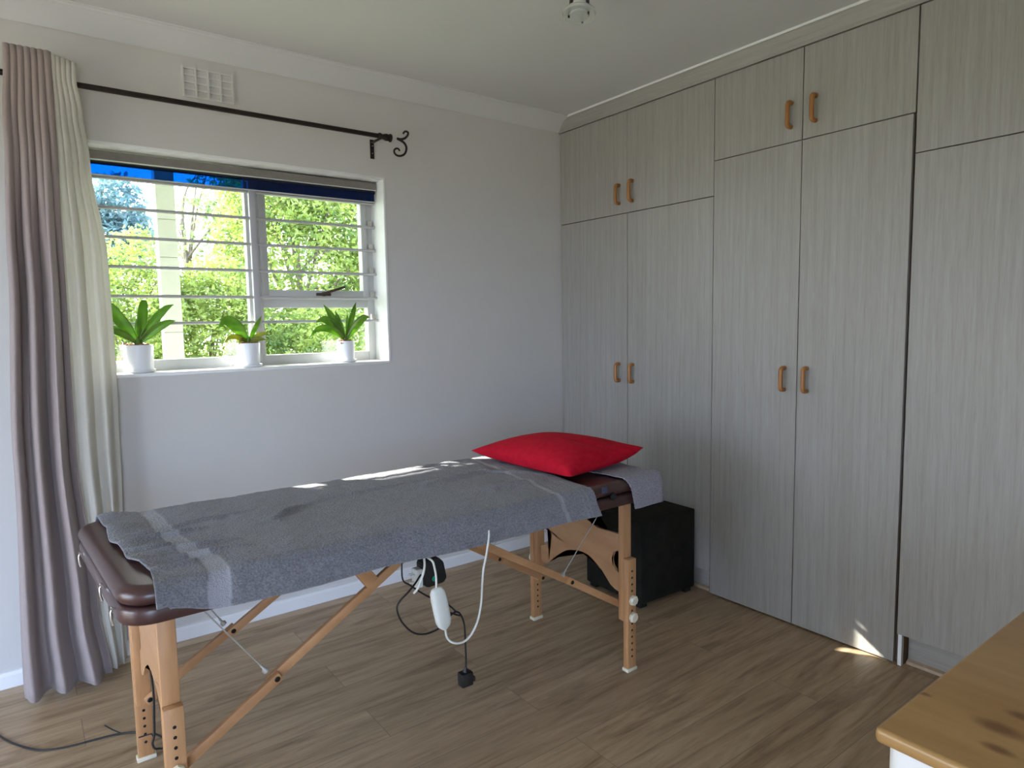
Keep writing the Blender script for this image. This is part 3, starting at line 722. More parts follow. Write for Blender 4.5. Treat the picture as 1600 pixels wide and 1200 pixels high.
def big_towel():
    mb = MB(); nu, nv = 300, 190
    q = EDGE_R * PI / 2; Ltop = (TY1 - TY0) - 2 * EDGE_R
    V = []; band = []
    for i in range(nu + 1):
        u = i / nu; row = []
        for j in range(nv + 1):
            v = j / nv
            xl = lerp(-2.508, -2.440, v) + 0.008 * math.sin(9 * v) + 0.006 * math.sin(23 * v + 1) * v
            xr = lerp(-0.985, -1.118, v) + 0.052 * max(0, (v - 0.86) / 0.14) ** 1.5
            x = lerp(xl, xr, u)
            end = q * 2 + Ltop + interp([(-2.43, 0.022), (-2.3, 0.052), (-2.1, 0.056), (-1.9, 0.054), (-1.6, 0.060), (-1.3, 0.062), (-1.05, 0.064)], x)
            if u < 0.02: end -= 0.006
            s = lerp(-0.078 + 0.008 * math.sin(x * 9), end, v)  # far overhang added to block sun slipping under the table
            y, z, ny, nz = table_profile(s)
            h = 0.0055
            for (a, b_, w, hh) in CREASES: h += 1.5 * ridge(x, y, a, b_, w, hh) * (0.35 + 0.65 * abs(nz))
            h += 0.0035 * noise.noise(Vector((x * 7, s * 7, 0.3))) + 0.002 * noise.noise(Vector((x * 25, s * 25, 4.0)))
            # loose left end lifts and ruffles
            e = math.exp(-((x + 2.46) / 0.05) ** 2)
            h += e * 0.006 * (1 + math.sin(s * 34 + 0.6))
            # terry pile
            h += 0.0016 * noise.noise(Vector((x * 150, s * 150, 9)))
            if abs(nz) < 0.9 and ny < 0: h += 0.004 + 0.004 * (s - q - Ltop) / 0.08 + 0.004 * math.sin(x * 11)
            # x band positions follow the towel
            d0 = (x - xl); d1 = (xr - x)
            wv = 0.0
            if 0.108 < d0 < 0.150 + 0.01 * v: wv = 1.0
            wide = lerp(0.140, 0.150, v)
            if wide - 0.018 < d1 < wide: wv = 0.75
            if 0.034 < d1 < 0.040 or 0.050 < d1 < 0.055: wv = max(wv, 0.35)
            if wv >= 0.7: h -= 0.002
            row.append(mb.bm.verts.new((x, y + ny * h, z + nz * h))); band.append(wv)
        V.append(row)
    for i in range(nu):
        for j in range(nv): mb.bm.faces.new((V[i][j], V[i + 1][j], V[i + 1][j + 1], V[i][j + 1]))
    bmesh.ops.recalc_face_normals(mb.bm, faces=mb.bm.faces)
    o = obj('towel', mb, M['towel'], smooth=180, recalc=False, solid=0.004)
    at = o.data.attributes.new('band', 'FLOAT', 'POINT')
    at.data.foreach_set('value', band)
    return o
tag(big_towel(), 'long dark grey terry towel spread over the brown massage table top', 'towel')
def small_towel():
    """folded over the right end of the table, wrapping down the end and its near corner"""
    mb = MB(); nu, nv = 110, 110; V = []; band = []
    hx = TX1
    for i in range(nu + 1):
        row = []
        for j in range(nv + 1):
            u, v = i / nu, j / nv
            t = lerp(-0.24, 0.098, u)                       # along x: distance past the end edge
            w = lerp(-0.60, 0.092, v)                       # along -y: distance past the near edge
            R_ = 0.036
            def wrap(d):
                if d < -R_: return d, 0.0
                a = (d + R_) / R_
                if a < PI / 2: return -R_ + R_ * math.sin(a), -R_ + R_ * math.cos(a)
                return 0.0, -R_ - (d + R_ - R_ * PI / 2)
            ox, zx = wrap(t); oy, zy = wrap(w)
            lift = 0.0065
            # near-left boundary runs slanted
            t0 = -0.24 + 0.14 * max(0, v) ** 2
            x = hx + ox; y = TY0 - oy
            if zx < -1e-6 and zy < -1e-6:
                k = 0.55; dz = min(zx, zy)
                # rounded corner: pull inwards
                cx, cy = hx - 0.07, TY0 + 0.07
                vx, vy = x - cx, y - cy; L_ = math.hypot(vx, vy); lim = 0.07 + 0.008
                if L_ > lim: x, y = cx + vx / L_ * lim, cy + vy / L_ * lim
                z = TT + dz
            else: z = TT + zx + zy
            nx_ = max(0, min(1, -zx / R_)); ny_ = max(0, min(1, -zy / R_))
            x += nx_ * lift; y -= ny_ * lift; z += lift * (1 - max(nx_, ny_)) 
            n_ = 0.004 * noise.noise(Vector((t * 14, w * 14, 2))) + 0.001 * noise.noise(Vector((t * 260, w * 260, 5)))
            z += n_ + 0.002; x += nx_ * (n_ + 0.003); y -= ny_ * (n_ + 0.003)
            row.append(mb.bm.verts.new((x, y, z)))
            bv = 0.0
            if 0.030 < t < 0.075: bv = 0.55 if int(t * 400) % 3 else 0.0
            band.append(bv)
        V.append(row)
    for i in range(nu):
        for j in range(nv):
            # slanted free edge towards the table middle
            u, v = i / nu, j / nv
            if u < 0.20 * v ** 3: continue
            mb.bm.faces.new((V[i][j], V[i + 1][j], V[i + 1][j + 1], V[i][j + 1]))
    loose = [v_ for v_ in mb.bm.verts if not v_.link_faces]
    keep = [k for k, v_ in enumerate(mb.bm.verts) if v_.link_faces]
    band = [band[k] for k in keep]
    bmesh.ops.delete(mb.bm, geom=loose, context='VERTS')
    bmesh.ops.recalc_face_normals(mb.bm, faces=mb.bm.faces)
    o = obj('towel', mb, M['towel_small'], smooth=180, recalc=False, solid=0.004)
    at = o.data.attributes.new('band', 'FLOAT', 'POINT'); at.data.foreach_set('value', band)
    return o
tag(small_towel(), 'lilac grey towel hanging over the right end of the massage table under the cushion', 'towel')

# ------------------------------------------------------------------ red cushion
def pillow():
    C4 = [Vector((-1.150, -0.745)), Vector((-1.125, -1.335)), Vector((-0.690, -1.275)), Vector((-0.690, -0.690))]
    base = TT + 0.016
    mb = MB(); n = 44; grids = []
    for side in (1, -1):
        V = []
        for i in range(n + 1):
            row = []
            for j in range(n + 1):
                a, b_ = i / n, j / n; s, t = 2 * a - 1, 2 * b_ - 1
                # pinch the sides inwards between the corners
                ps = s * (1.01 - 0.085 * (1 - t ** 4)); pt = t * (1.01 - 0.075 * (1 - s ** 4))
                a2, b2 = (ps + 1) / 2, (pt + 1) / 2
                p = (C4[0] * (1 - a2) + C4[3] * a2) * (1 - b2) + (C4[1] * (1 - a2) + C4[2] * a2) * b2
                e = max(0, (1 - s ** 2)) ** 0.44 * max(0, (1 - t ** 2)) ** 0.44
                wr = 0.006 * noise.noise(Vector((s * 3, t * 3, 1))) + ridge(s, t, (0.2, 0.9), (-0.1, 0.35), 0.07, -0.012) * 1.0 + ridge(s, t, (-0.25, 0.95), (-0.35, 0.55), 0.06, 0.008)
                seam = 0.012 + 0.030 * (0.5 + 0.5 * s) * (0.5 + 0.5 * t) ** 1 + 0.018 * (s * s * t * t) * (0.4 if t > 0 and s < 0 else 1.0)
                if side == 1: z = base + seam + e * (0.088 + wr * 0.9 - 0.012 * s)
                else: z = base + max(0.0, seam * (1 - e * 1.9)) - 0.0
                row.append(mb.bm.verts.new((p.x, p.y, z)))
            V.append(row)
        grids.append(V)
        for i in range(n):
            for j in range(n): mb.bm.faces.new((V[i][j], V[i + 1][j], V[i + 1][j + 1], V[i][j + 1]))
    bmesh.ops.remove_doubles(mb.bm, verts=mb.bm.verts, dist=0.0004)
    return mb
tag(obj('cushion', pillow(), M['red'], smooth=180), 'red cotton cushion lying at the right end of the massage table', 'cushion')

# ------------------------------------------------------------------ footstool
fs = thing('footstool', (-0.206, -0.819, 0), 'charcoal velvet cube footstool on the floor between massage table and wardrobe', 'footstool')
rotm = Matrix.Translation((-0.206, -0.819, 0)) @ Matrix.Rotation(math.radians(-2.0), 4, 'Z')
def rbox(x0, x1, y0, y1, z0, z1, bev): return MB().box(x0, x1, y0, y1, z0, z1, bev, 4, rotm)
h_ = 0.191
obj('body', rbox(-h_, h_, -h_, h_, 0.022, 0.416, 0.012), M['pouf'], fs, smooth=50)
pp = [rotm @ Vector((x_, y_, 0.4125)) for x_, y_ in [(-h_ + 0.002, -h_ + 0.002), (h_ - 0.002, -h_ + 0.002), (h_ - 0.002, h_ - 0.002), (-h_ + 0.002, h_ - 0.002)]]
obj('piping', MB().tube([p_.lerp(pp[(i_ + 1) % 4], f_) for i_, p_ in enumerate(pp) for f_ in (0.02, 0.5, 0.98)], 0.0045, 8, closed=True), M['pouf'], fs, smooth=60)
for (a, b_) in ((-1, -1), (-1, 1), (1, -1), (1, 1)):
    obj('foot', rbox(a * 0.155 - 0.022, a * 0.155 + 0.022, b_ * 0.155 - 0.022, b_ * 0.155 + 0.022, 0.0, 0.023, 0.003), M['black'], fs)

# ------------------------------------------------------------------ pine topped chest
PX0, PX1, PY0, PY1, PZ = -1.683, -0.72, -3.20, -2.622, 0.750
pc = thing('chest', ((PX0 + PX1) / 2, (PY0 + PY1) / 2, 0), 'white painted chest with a knotty pine top in front of the nearest wardrobe', 'chest')
tp = MB().box(PX0, PX1, PY0, PY1, PZ - 0.024, PZ, 0.008, 4)
obj('top', tp, M['pine'], pc, smooth=40)
bd = MB(); r_ = rrect(PX0 + 0.009, PX1 - 0.02, PY0 + 0.02, PY1 - 0.012, 0.022, 6)
bd.prism(r_, 'z', 0.06, PZ - 0.0245)
obj('body', bd, M['white'], pc, smooth=40)
obj('plinth', MB().box(PX0 + 0.04, PX1 - 0.04, PY0 + 0.04, PY1 - 0.04, 0.0, 0.06), M['white'], pc)
for z0, z1 in ((0.09, 0.27), (0.29, 0.48), (0.50, 0.70)):
    dr = obj('drawer', MB().box(PX0 + 0.001, PX0 + 0.0095, PY0 + 0.05, PY1 - 0.075, z0, z1, 0.003), M['white'], pc)
    for y in (PY0 + 0.17, PY1 - 0.19):
        obj('knob', MB().lathe([(0.006, 0), (0.006, 0.012), (0.015, 0.018), (0.015, 0.024), (0, 0.028)], (PX0 + 0.001, y, (z0 + z1) / 2), 16, (-1, 0, 0)), M['handlewood'], dr, smooth=50)

# ------------------------------------------------------------------ orchids on the sill
SZ = WZ0 + 0.004
def leaf_mb(base, tip, rise, w, twist=0.0, tipdrop=0.0, n=14):
    """strap leaf along an arched path; rise lifts the middle, twist turns the blade about its axis"""
    A, B = Vector(base), Vector(tip); mb = MB(); rows = []
    d = (B - A); L_ = d.length
    for i in range(n + 1):
        t = i / n
        p = A.lerp(B, t) + Vector((0, 0, rise * 4 * t * (1 - t) * L_)) - Vector((0, 0, tipdrop * max(0, t - 0.7) ** 2 * 8 * L_))
        tn = (d + Vector((0, 0, rise * 4 * (1 - 2 * t) * L_))).normalized()
        sd = tn.cross(Vector((0, -1, 0.35))).normalized() if True else None
        up = sd.cross(tn).normalized()
        c_, s__ = math.cos(twist), math.sin(twist)
        sd2 = sd * c_ + up * s__; up2 = up * c_ - sd * s__
        ww = w * (min(1, 0.35 + 2.4 * t) if t < 0.3 else 1.0) * max(0.04, (1 - max(0, (t - 0.45) / 0.55) ** 2.2))
        rows.append([mb.bm.verts.new(p + sd2 * ww * k + up2 * ww * 0.30 * abs(k) ** 1.3) for k in (-1, -0.66, -0.33, 0, 0.33, 0.66, 1)])
    for a, b_ in zip(rows, rows[1:]):
        for k in range(6): mb.bm.faces.new((a[k], a[k + 1], b_[k + 1], b_[k]))
    return mb
def orchid(x, y, r, h, label, leaves, rs):
    so = MB().lathe([(0, 0.0), (rs * 0.80, 0.0), (rs * 0.97, 0.006), (rs, 0.013), (rs * 0.96, 0.0135), (rs * 0.85, 0.008), (0, 0.007)], (x, y, SZ), 36)
    so = obj('saucer', so, M['pot'], smooth=50)
    t = thing('potted_orchid', (x, y, SZ + 0.0075), label, 'plant', 'orchids on the window sill')
    z0 = SZ + 0.0075
    pr = [(0, 0), (r * 0.90, 0), (r * 0.93, 0.003), (r, h * 0.97), (r * 0.985, h), (r * 0.93, h), (r * 0.91, h - 0.012), (0, h - 0.014)]
    obj('pot', MB().lathe(pr, (x, y, z0), 40), M['pot'], t, smooth=50)
    bk = MB(); rnd = random.Random(int(abs(x) * 1000))
    for _ in range(46):
        a, q_ = rnd.uniform(0, 2 * PI), r * 0.84 * math.sqrt(rnd.random()); c_ = Vector((x + q_ * math.cos(a), y + q_ * math.sin(a), z0 + h - 0.012 + rnd.uniform(0, 0.014)))
        rm = Matrix.Translation(c_) @ Matrix.Rotation(rnd.uniform(0, 6), 4, 'Z') @ Matrix.Rotation(rnd.uniform(-0.8, 0.8), 4, 'X')
        bk.box(-0.009, 0.009, -0.005, 0.005, -0.004, 0.004, 0.001, 1, rm)
    obj('bark_chips', bk, M['bark'], t)
    st = MB().tube([(x, y, z0 + h - 0.014), (x + 0.001, y, z0 + h + 0.020), (x, y, z0 + h + 0.034)], [0.011, 0.010, 0.005], 10)
    obj('stem', st, M['orchid'], t, smooth=60)
    for (dx, dy, dz, rise, w, tw, td, kind) in leaves:
        s_ = 1 if dx >= 0 else -1
        base = (x + s_ * 0.004, y + dy * 0.05, z0 + h + 0.006)
        lo_ = obj('leaf', leaf_mb(base, (x + dx, y + dy, z0 + h + dz), rise, w, tw, td), M['orchid'] if kind == 0 else M['orchid_yellow'], t, smooth=180, solid=0.0015)
        if kind: lo_['label'] = 'yellowing leaf'
    return t, so
PY_ = 0.060
t1, s1 = orchid(-2.2495, PY_, 0.056, 0.106, 'largest orchid, in the white pot at the left end of the sill beside the curtain', [
    (-0.120, -0.01, 0.200, 0.02, 0.024, 0.2, 0.0, 0), (0.036, 0.0, 0.220, 0.02, 0.021, -0.3, 0.25, 0), (0.140, -0.01, 0.172, 0.10, 0.017, -0.2, 0.05, 0),
    (0.140, -0.03, 0.098, 0.10, 0.018, -0.3, 0.0, 0), (-0.130, 0.01, 0.090, 0.06, 0.014, 0.3, 0.0, 0), (-0.135, -0.02, 0.072, 0.10, 0.013, 0.4, 0.25, 0), (0.01, 0.02, 0.12, 0.05, 0.014, 0.6, 0.0, 0)], 0.060)
t2, s2 = orchid(-1.815, PY_, 0.051, 0.100, 'smallest orchid with few leaves in the middle white pot on the sill', [
    (-0.125, -0.01, 0.095, 0.28, 0.027, 0.5, 0.30, 0), (0.060, -0.02, 0.118, 0.06, 0.012, -0.5, 0.0, 0), (0.095, -0.02, 0.042, 0.12, 0.010, -0.3, 0.2, 1),
    (-0.105, -0.02, 0.020, 0.16, 0.012, 0.3, 0.2, 1), (0.07, -0.03, 0.014, 0.08, 0.012, 0.1, 0.0, 1), (-0.05, -0.035, 0.004, 0.2, 0.008, 0.2, 0.3, 1)], 0.060)
t3, s3 = orchid(-1.352, PY_, 0.0435, 0.096, 'orchid with brown leaf tips in the slim pot at the right end of the sill', [
    (-0.108, -0.01, 0.176, 0.03, 0.018, 0.2, 0.0, 0), (0.062, 0.0, 0.188, 0.06, 0.015, -0.2, 0.0, 0), (0.122, -0.02, 0.126, 0.14, 0.024, -0.6, 0.10, 0),
    (-0.150, -0.01, 0.102, 0.22, 0.021, 0.4, 0.10, 0), (-0.195, -0.03, 0.036, 0.22, 0.018, 0.5, 0.15, 0), (-0.042, 0.01, 0.145, 0.03, 0.014, 0.6, 0.0, 0), (0.02, 0.015, 0.13, 0.04, 0.013, -0.5, 0.0, 0)], 0.052)
for s_, lab in ((s1, 'white saucer under the largest orchid beside the curtain'), (s2, 'white saucer under the smallest orchid in the middle of the sill'), (s3, 'white saucer under the orchid at the right end of the sill')):
    tag(s_, lab, 'saucer', 'saucers under the orchids')

# ------------------------------------------------------------------ cords under the table
wc = thing('blanket_controller', (-1.716, -1.425, 0.45), 'white inline switch hanging on its white cord from the massage table', 'controller')
YC = -1.428
rings = []
ctl = MB()
a0, a1 = Vector((-1.730, YC, 0.592)), Vector((-1.704, YC, 0.458))
levels = [(0.0, 0.006), (0.03, 0.016), (0.12, 0.0225), (0.3, 0.024), (0.55, 0.024), (0.8, 0.0235), (0.9, 0.019), (0.97, 0.010), (1.0, 0.005)]
seg = 20
for t, w_ in levels:
    p = a0.lerp(a1, t); rings.append([ctl.bm.verts.new(p + Vector((w_ * math.copysign(abs(math.cos(2 * PI * k / seg)) ** 0.7, math.cos(2 * PI * k / seg)), 0.6 * w_ * math.copysign(abs(math.sin(2 * PI * k / seg)) ** 0.7, math.sin(2 * PI * k / seg)), 0.15 * w_ * math.cos(2 * PI * k / seg)))) for k in range(seg)])
for A, B in zip(rings, rings[1:]):
    for k in range(seg): ctl.bm.faces.new((A[k], A[(k + 1) % seg], B[(k + 1) % seg], B[k]))
ctl.bm.faces.new(rings[0]); ctl.bm.faces.new(rings[-1])
obj('body', ctl, M['whiteplastic'], wc, smooth=50)
lowc = [(-1.704, YC, 0.460), (-1.699, YC, 0.432), (-1.682, YC, 0.412), (-1.658, YC, 0.402), (-1.635, YC, 0.403), (-1.612, YC, 0.418), (-1.590, YC, 0.452), (-1.577, YC, 0.499), (-1.571, YC, 0.557), (-1.565, YC, 0.606), (-1.554, -1.430, 0.653), (-1.543, -1.428, 0.700), (-1.541, -1.425, 0.722)]
obj('cord', MB().tube(spline(lowc, 5), 0.0034, 8), M['whiteplastic'], wc, smooth=60)
upc = [(-1.730, YC, 0.590), (-1.730, YC, 0.626), (-1.735, YC, 0.656), (-1.742, -1.430, 0.674), (-1.742, -1.405, 0.676)]
obj('cord', MB().tube(spline(upc, 5), 0.0032, 8), M['whiteplastic'], wc, smooth=60)
wl = [(-1.752, -1.40, 0.677), (-1.757, -1.412, 0.664), (-1.765, -1.42, 0.645), (-1.776, -1.42, 0.619), (-1.787, -1.42, 0.600), (-1.797, -1.415, 0.588)]
tag(obj('white_flex', MB().tube(spline(wl, 5), 0.0034, 8), M['whiteplastic'], smooth=60), 'short loose end of white flex hanging in front of the black adapter', 'cord')

pa = thing('power_adapter', (-1.675, -1.30, 0.55), 'black power adapter with a green dot hanging under the massage table', 'adapter')
ad = MB(); ad.prism([(-1.712, 0.622), (-1.700, 0.634), (-1.658, 0.634), (-1.642, 0.618), (-1.632, 0.566), (-1.642, 0.553), (-1.698, 0.549), (-1.708, 0.556)], 'y', -1.325, -1.275)
bmesh.ops.bevel(ad.bm, geom=list(ad.bm.edges), offset=0.003, segments=2, affect='EDGES')
obj('body', ad, M['black'], pa, smooth=40)
obj('green_dot', MB().lathe([(0, 0.001), (0.0085, 0.001), (0.009, 0)], (-1.676, -1.325, 0.573), 20, (0, -1, 0)), M['green'], pa)
pg = MB().box(-1.734, -1.711, -1.318, -1.284, 0.552, 0.610, 0.004)
pg.box(-1.748, -1.733, -1.310, -1.304, 0.590, 0.596).box(-1.748, -1.733, -1.298, -1.292, 0.590, 0.596).box(-1.750, -1.733, -1.304, -1.298, 0.566, 0.572)
obj('white_plug', pg, M['whiteplastic'], pa)
obj('flex', MB().tube(spline([(-1.690, -1.30, 0.632), (-1.696, -1.30, 0.655), (-1.700, -1.29, 0.679)], 5), 0.003, 8), M['black'], pa, smooth=60)

bc = thing('mains_lead', (-1.72, -1.36, 0.23), 'black power cord with a black plug dangling below the massage table', 'cord')
k1 = [(-1.800, -1.355, 0.679), (-1.802, -1.36, 0.614), (-1.780, -1.362, 0.591), (-1.749, -1.363, 0.563), (-1.714, -1.364, 0.536), (-1.674, -1.364, 0.516), (-1.646, -1.368, 0.489), (-1.634, -1.375, 0.474)]
k2 = [(-1.735, -1.345, 0.605), (-1.768, -1.372, 0.596), (-1.795, -1.38, 0.580), (-1.823, -1.38, 0.560), (-1.833, -1.38, 0.540), (-1.823, -1.38, 0.505), (-1.801, -1.38, 0.472), (-1.775, -1.38, 0.449), (-1.741, -1.38, 0.438), (-1.704, -1.38, 0.440), (-1.677, -1.38, 0.452), (-1.656, -1.38, 0.470), (-1.638, -1.38, 0.476), (-1.622, -1.38, 0.465), (-1.609, -1.38, 0.430), (-1.606, -1.38, 0.377), (-1.605, -1.38, 0.315), (-1.607, -1.38, 0.280)]
obj('flex', MB().tube(spline(k1, 5), 0.0026, 8), M['black'], bc, smooth=60)
obj('flex', MB().tube(spline(k2, 5), 0.0029, 8), M['black'], bc, smooth=60)
obj('cable_tie', MB().tube([(-1.658, -1.384, 0.480), (-1.640, -1.386, 0.470), (-1.626, -1.384, 0.462)], 0.003, 8), M['black'], bc)
pb = MB().tube([(-1.607, -1.38, 0.290), (-1.608, -1.38, 0.276)], [0.004, 0.009], 12)
pb.box(-1.629, -1.588, -1.396, -1.364, 0.232, 0.276, 0.005).box(-1.588, -1.578, -1.392, -1.372, 0.240, 0.256, 0.003)
pl2 = obj('plug', pb, M['black'], bc, smooth=40)

fc = thing('floor_cable', (-2.6, -0.5, 0), 'thin black cord snaking over the floor to the left table leg', 'cord')
kz = 0.004
k3 = [(-3.1, 0.0 - 0.25, kz), (-2.95, -0.12, kz), (-2.859, -0.14, kz), (-2.785, -0.334, kz), (-2.742, -0.423, kz), (-2.684, -0.506, kz), (-2.618, -0.542, kz), (-2.531, -0.556, kz), (-2.459, -0.573, kz), (-2.403, -0.608, kz), (-2.374, -0.640, kz), (-2.350, -0.69, kz), (-2.352, -0.74, 0.02), (-2.372, -0.815, 0.045), (-2.385, -0.840, 0.062), (-2.397, -0.842, 0.068), (-2.402, -0.84, 0.085), (-2.396, -0.842, 0.11), (-2.393, -0.840, 0.16), (-2.390, -0.84, 0.23), (-2.392, -0.842, 0.30), (-2.395, -0.85, 0.34), (-2.392, -0.84, 0.45), (-2.385, -0.84, 0.60), (-2.385, -0.84, 0.694)]
obj('flex', MB().tube(spline(k3, 6), 0.0032, 8), M['black'], fc, smooth=60)
obj('tie', MB().tube([(-2.434, -0.8035, 0.098), (-2.412, -0.8045, 0.098), (-2.399, -0.81, 0.100), (-2.396, -0.835, 0.100)], 0.0022, 8), M['black'], fc)
obj('loose_end', MB().tube(spline([(-2.459, -0.573, kz), (-2.48, -0.54, 0.008), (-2.50, -0.50, 0.012)], 4), 0.0022, 8), M['black'], fc)

# ------------------------------------------------------------------ outside
g_ = struct('ground', MB().box(-40, 40, -40, 60, -0.5, -0.3), M['ground'])
ro = struct('veranda_roof_and_sun_screen', MB().box(-7, 4, 0.22, 1.70, 2.445, 2.565).box(-7.2, -4.5, -3.2, 4.4, 2.445, 2.565), M['roofc'])  # left slab added out of view to keep sun off the left opening
struct('bounce_paving', MB().box(-12, XL - 0.2, -14, 0.22, -0.3, -0.06).box(XL - 0.2, 3, -14, YF - 0.2, -0.3, -0.06), M['paving'], 'unseen sandy paving added to bounce warm light')  # unseen paving added outside the openings to bounce light up to the ceiling
cl = MB()
for k in range(12):
    z0 = -0.3 + k * 0.232; z1 = min(2.445, z0 + 0.230)
    cl.box(-1.905, -1.797, 1.57, 1.675, z0, z1, 0.002)
tag(obj('veranda_column', cl, M['concrete']), 'pale block column of the veranda seen through the left pane', 'column')

def foliage(blobs, n, size, seed):
    rnd = random.Random(seed); V = []; F = []
    tot = sum(r[0] * r[1] * r[2] for _, r in blobs)
    for (c, r) in blobs:
        k = int(n * r[0] * r[1] * r[2] / tot)
        for _ in range(k):
            while True:
                p = Vector((rnd.uniform(-1, 1), rnd.uniform(-1, 1), rnd.uniform(-1, 1)))
                if 0.05 < p.length < 1: break
            rad = p.length ** 0.45 * rnd.uniform(0.88, 1.08)
            p = p.normalized() * rad
            q = Vector((c[0] + p.x * r[0], c[1] + p.y * r[1], c[2] + p.z * r[2]))
            d = Vector((rnd.gauss(0, 1), rnd.gauss(0, 1), rnd.gauss(-0.1, 0.8))).normalized()
            s_ = d.cross(Vector((rnd.gauss(0, 1), rnd.gauss(0, 1), rnd.gauss(0, 1)))).normalized()
            u_ = d.cross(s_)
            L_ = size * rnd.uniform(0.6, 1.3); w = L_ * 0.24; i0 = len(V)
            V += [q, q + d * L_ * 0.5 + s_ * w - u_ * w * 0.3, q + d * L_ * 0.5 + u_ * w * 0.25, q + d * L_ * 0.5 - s_ * w - u_ * w * 0.3, q + d * L_]
            F += [(i0, i0 + 1, i0 + 2), (i0 + 1, i0 + 4, i0 + 2), (i0, i0 + 2, i0 + 3), (i0 + 2, i0 + 4, i0 + 3)]
    return V, F
def tree(name, x, y, label, cat, blobs, n, size, mat, seed, trunk_h, trunk_r=0.06, group=None):
    t = thing(name, (x, y, -0.3), label, cat, group)
    rnd = random.Random(seed)
    V, F = foliage(blobs, n, size, seed)
    me = bpy.data.meshes.new('foliage'); me.from_pydata([tuple(v - Vector((x, y, -0.3))) for v in V], [], F)
    o = bpy.data.objects.new('foliage', me); COL.objects.link(o); o.parent = t; me.materials.append(M[mat])
    tk = MB(); tk.tube([(x, y, -0.3), (x + 0.04, y, trunk_h * 0.5), (x, y + 0.03, trunk_h)], [trunk_r, trunk_r * 0.8, trunk_r * 0.5], 10)
    for (c, r) in blobs:
        for _ in range(3):
            e = Vector(c) + Vector((rnd.uniform(-1, 1) * r[0], rnd.uniform(-1, 1) * r[1], rnd.uniform(0.1, 0.9) * r[2])) * 0.85
            b0 = Vector((x, y, trunk_h * rnd.uniform(0.35, 0.9))); mdl = b0.lerp(e, 0.5) + Vector((rnd.uniform(-.1, .1), rnd.uniform(-.1, .1), 0.15))
            tk.tube(spline([b0, mdl, e], 4), [trunk_r * 0.35] * 5 + [trunk_r * 0.25] * 2 + [trunk_r * 0.12] * 2, 6)
    obj('trunk', tk, M['trunk'], t, smooth=60)
    return t
tree('tree', 0.35, 5.6, 'leafy green tree filling the view behind the right sash', 'tree',
     [((0.45, 5.6, 2.3), (1.10, 0.9, 1.25)), ((0.2, 5.7, 3.4), (0.75, 0.8, 1.0)), ((1.2, 5.8, 3.1), (0.9, 0.8, 1.0)), ((1.5, 5.5, 1.6), (0.8, 0.7, 0.9))], 30000, 0.080, 'fol_bright', 11, 2.6)
tree('tree', -0.75, 6.8, 'loose twiggy tree with sky between its leaves, right of the veranda column', 'tree',
     [((-0.30, 6.8, 3.35), (0.33, 0.5, 0.62)), ((-0.45, 6.9, 2.65), (0.50, 0.5, 0.50)), ((0.0, 6.9, 2.9), (0.4, 0.5, 0.7))], 1500, 0.095, 'fol_mid', 12, 2.8, 0.05)
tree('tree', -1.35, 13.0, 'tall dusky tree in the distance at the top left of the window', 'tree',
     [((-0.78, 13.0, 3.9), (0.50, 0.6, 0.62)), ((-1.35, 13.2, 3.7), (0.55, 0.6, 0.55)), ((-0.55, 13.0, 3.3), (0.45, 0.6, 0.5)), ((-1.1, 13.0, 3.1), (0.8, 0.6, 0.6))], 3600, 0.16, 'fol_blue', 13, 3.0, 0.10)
tree('shrub', -1.75, 4.9, 'bright yellow green shrub outside the left pane, behind the largest orchid', 'shrub',
     [((-1.75, 4.9, 1.2), (0.75, 0.6, 0.95)), ((-1.52, 5.0, 1.9), (0.40, 0.5, 0.52)), ((-2.3, 5.0, 1.3), (0.6, 0.6, 0.75))], 15000, 0.062, 'fol_bright', 14, 1.4, 0.03)
tree('shrub', -0.9, 5.0, 'broad green shrub outside between veranda column and window mullion', 'shrub',
     [((-0.85, 5.0, 1.0), (0.75, 0.6, 0.95)), ((-0.75, 5.0, 1.7), (0.50, 0.5, 0.45))], 15000, 0.062, 'fol_bright', 15, 1.2, 0.03)
tree('shrub', 0.55, 4.5, 'low green shrub outside behind the right orchid', 'shrub',
     [((0.4, 4.5, 0.85), (0.95, 0.5, 0.75)), ((-0.2, 4.6, 0.8), (0.6, 0.5, 0.7))], 14000, 0.06, 'fol_bright', 16, 0.9, 0.03)

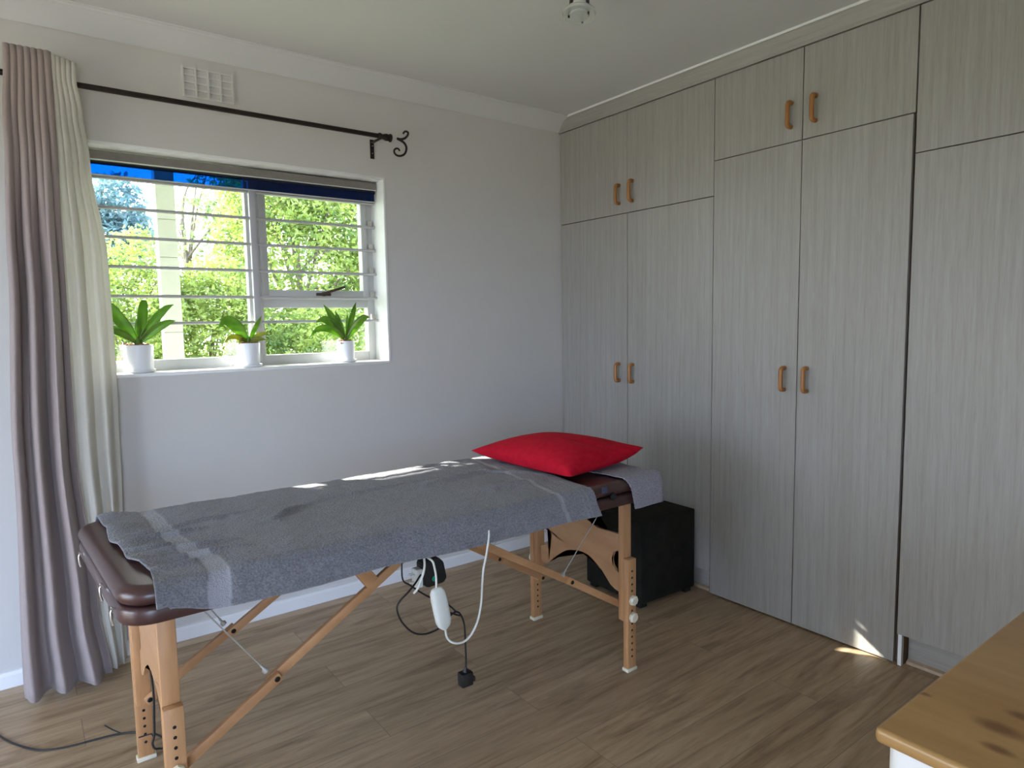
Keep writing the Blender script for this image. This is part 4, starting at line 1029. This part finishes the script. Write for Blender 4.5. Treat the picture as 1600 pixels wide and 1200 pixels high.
# ------------------------------------------------------------------ light
sun = bpy.data.lights.new('sun', 'SUN'); sun.energy = 26.0; sun.angle = math.radians(0.53); sun.color = (1.0, 0.95, 0.88)
so_ = bpy.data.objects.new('sun', sun); COL.objects.link(so_); so_.location = (-6, 8, 8)
so_.rotation_euler = Vector((0.64, -1.0, -0.665)).to_track_quat('-Z', 'Y').to_euler()
w = bpy.data.worlds.new('sky'); S.world = w; w.use_nodes = True
nt = w.node_tree; bg = nt.nodes['Background']
tc = nt.nodes.new('ShaderNodeTexCoord'); sp = nt.nodes.new('ShaderNodeSeparateXYZ'); nt.links.new(tc.outputs['Generated'], sp.inputs[0])
mr = nt.nodes.new('ShaderNodeMapRange'); mr.inputs['From Min'].default_value = -0.5; mr.inputs['From Max'].default_value = 0.5; nt.links.new(sp.outputs['Y'], mr.inputs['Value'])
SKY_REAR, SKY_FRONT = (6.8, 8.8, 12.8), (7.4, 7.8, 8.4)
nt.links.new(mixc(nt, mr.outputs['Result'], SKY_REAR, SKY_FRONT), bg.inputs['Color'])
bg.inputs['Strength'].default_value = 1.0

# ------------------------------------------------------------------ camera
F_PX = 1037.414
cam = bpy.data.cameras.new('camera'); co = bpy.data.objects.new('camera', cam); COL.objects.link(co); S.camera = co
cam.sensor_fit = 'HORIZONTAL'; cam.sensor_width = 36.0; cam.lens = F_PX / 1600 * 36.0; cam.clip_start = 0.02; cam.clip_end = 200
yaw, pitch, roll = 0.6406058, -0.0928223, -0.0168484
fwd = Vector((math.sin(yaw) * math.cos(pitch), math.cos(yaw) * math.cos(pitch), math.sin(pitch)))
rt = Vector((math.cos(yaw), -math.sin(yaw), 0)); up = rt.cross(fwd)
r2 = rt * math.cos(roll) + up * math.sin(roll); u2 = up * math.cos(roll) - rt * math.sin(roll)
mtx = Matrix((r2, u2, -fwd)).transposed().to_4x4(); mtx.translation = (-2.654375, -3.049735, 1.35)
co.matrix_world = mtx

vs = S.view_settings; vs.view_transform = 'Standard'; vs.look = 'None'; vs.exposure = 0.26; vs.gamma = 1.0; vs.use_curve_mapping = False
S.cycles.use_denoising = True
S.cycles.max_bounces = 12; S.cycles.diffuse_bounces = 6; S.cycles.transparent_max_bounces = 16
S.cycles.sample_clamp_indirect = 8.0
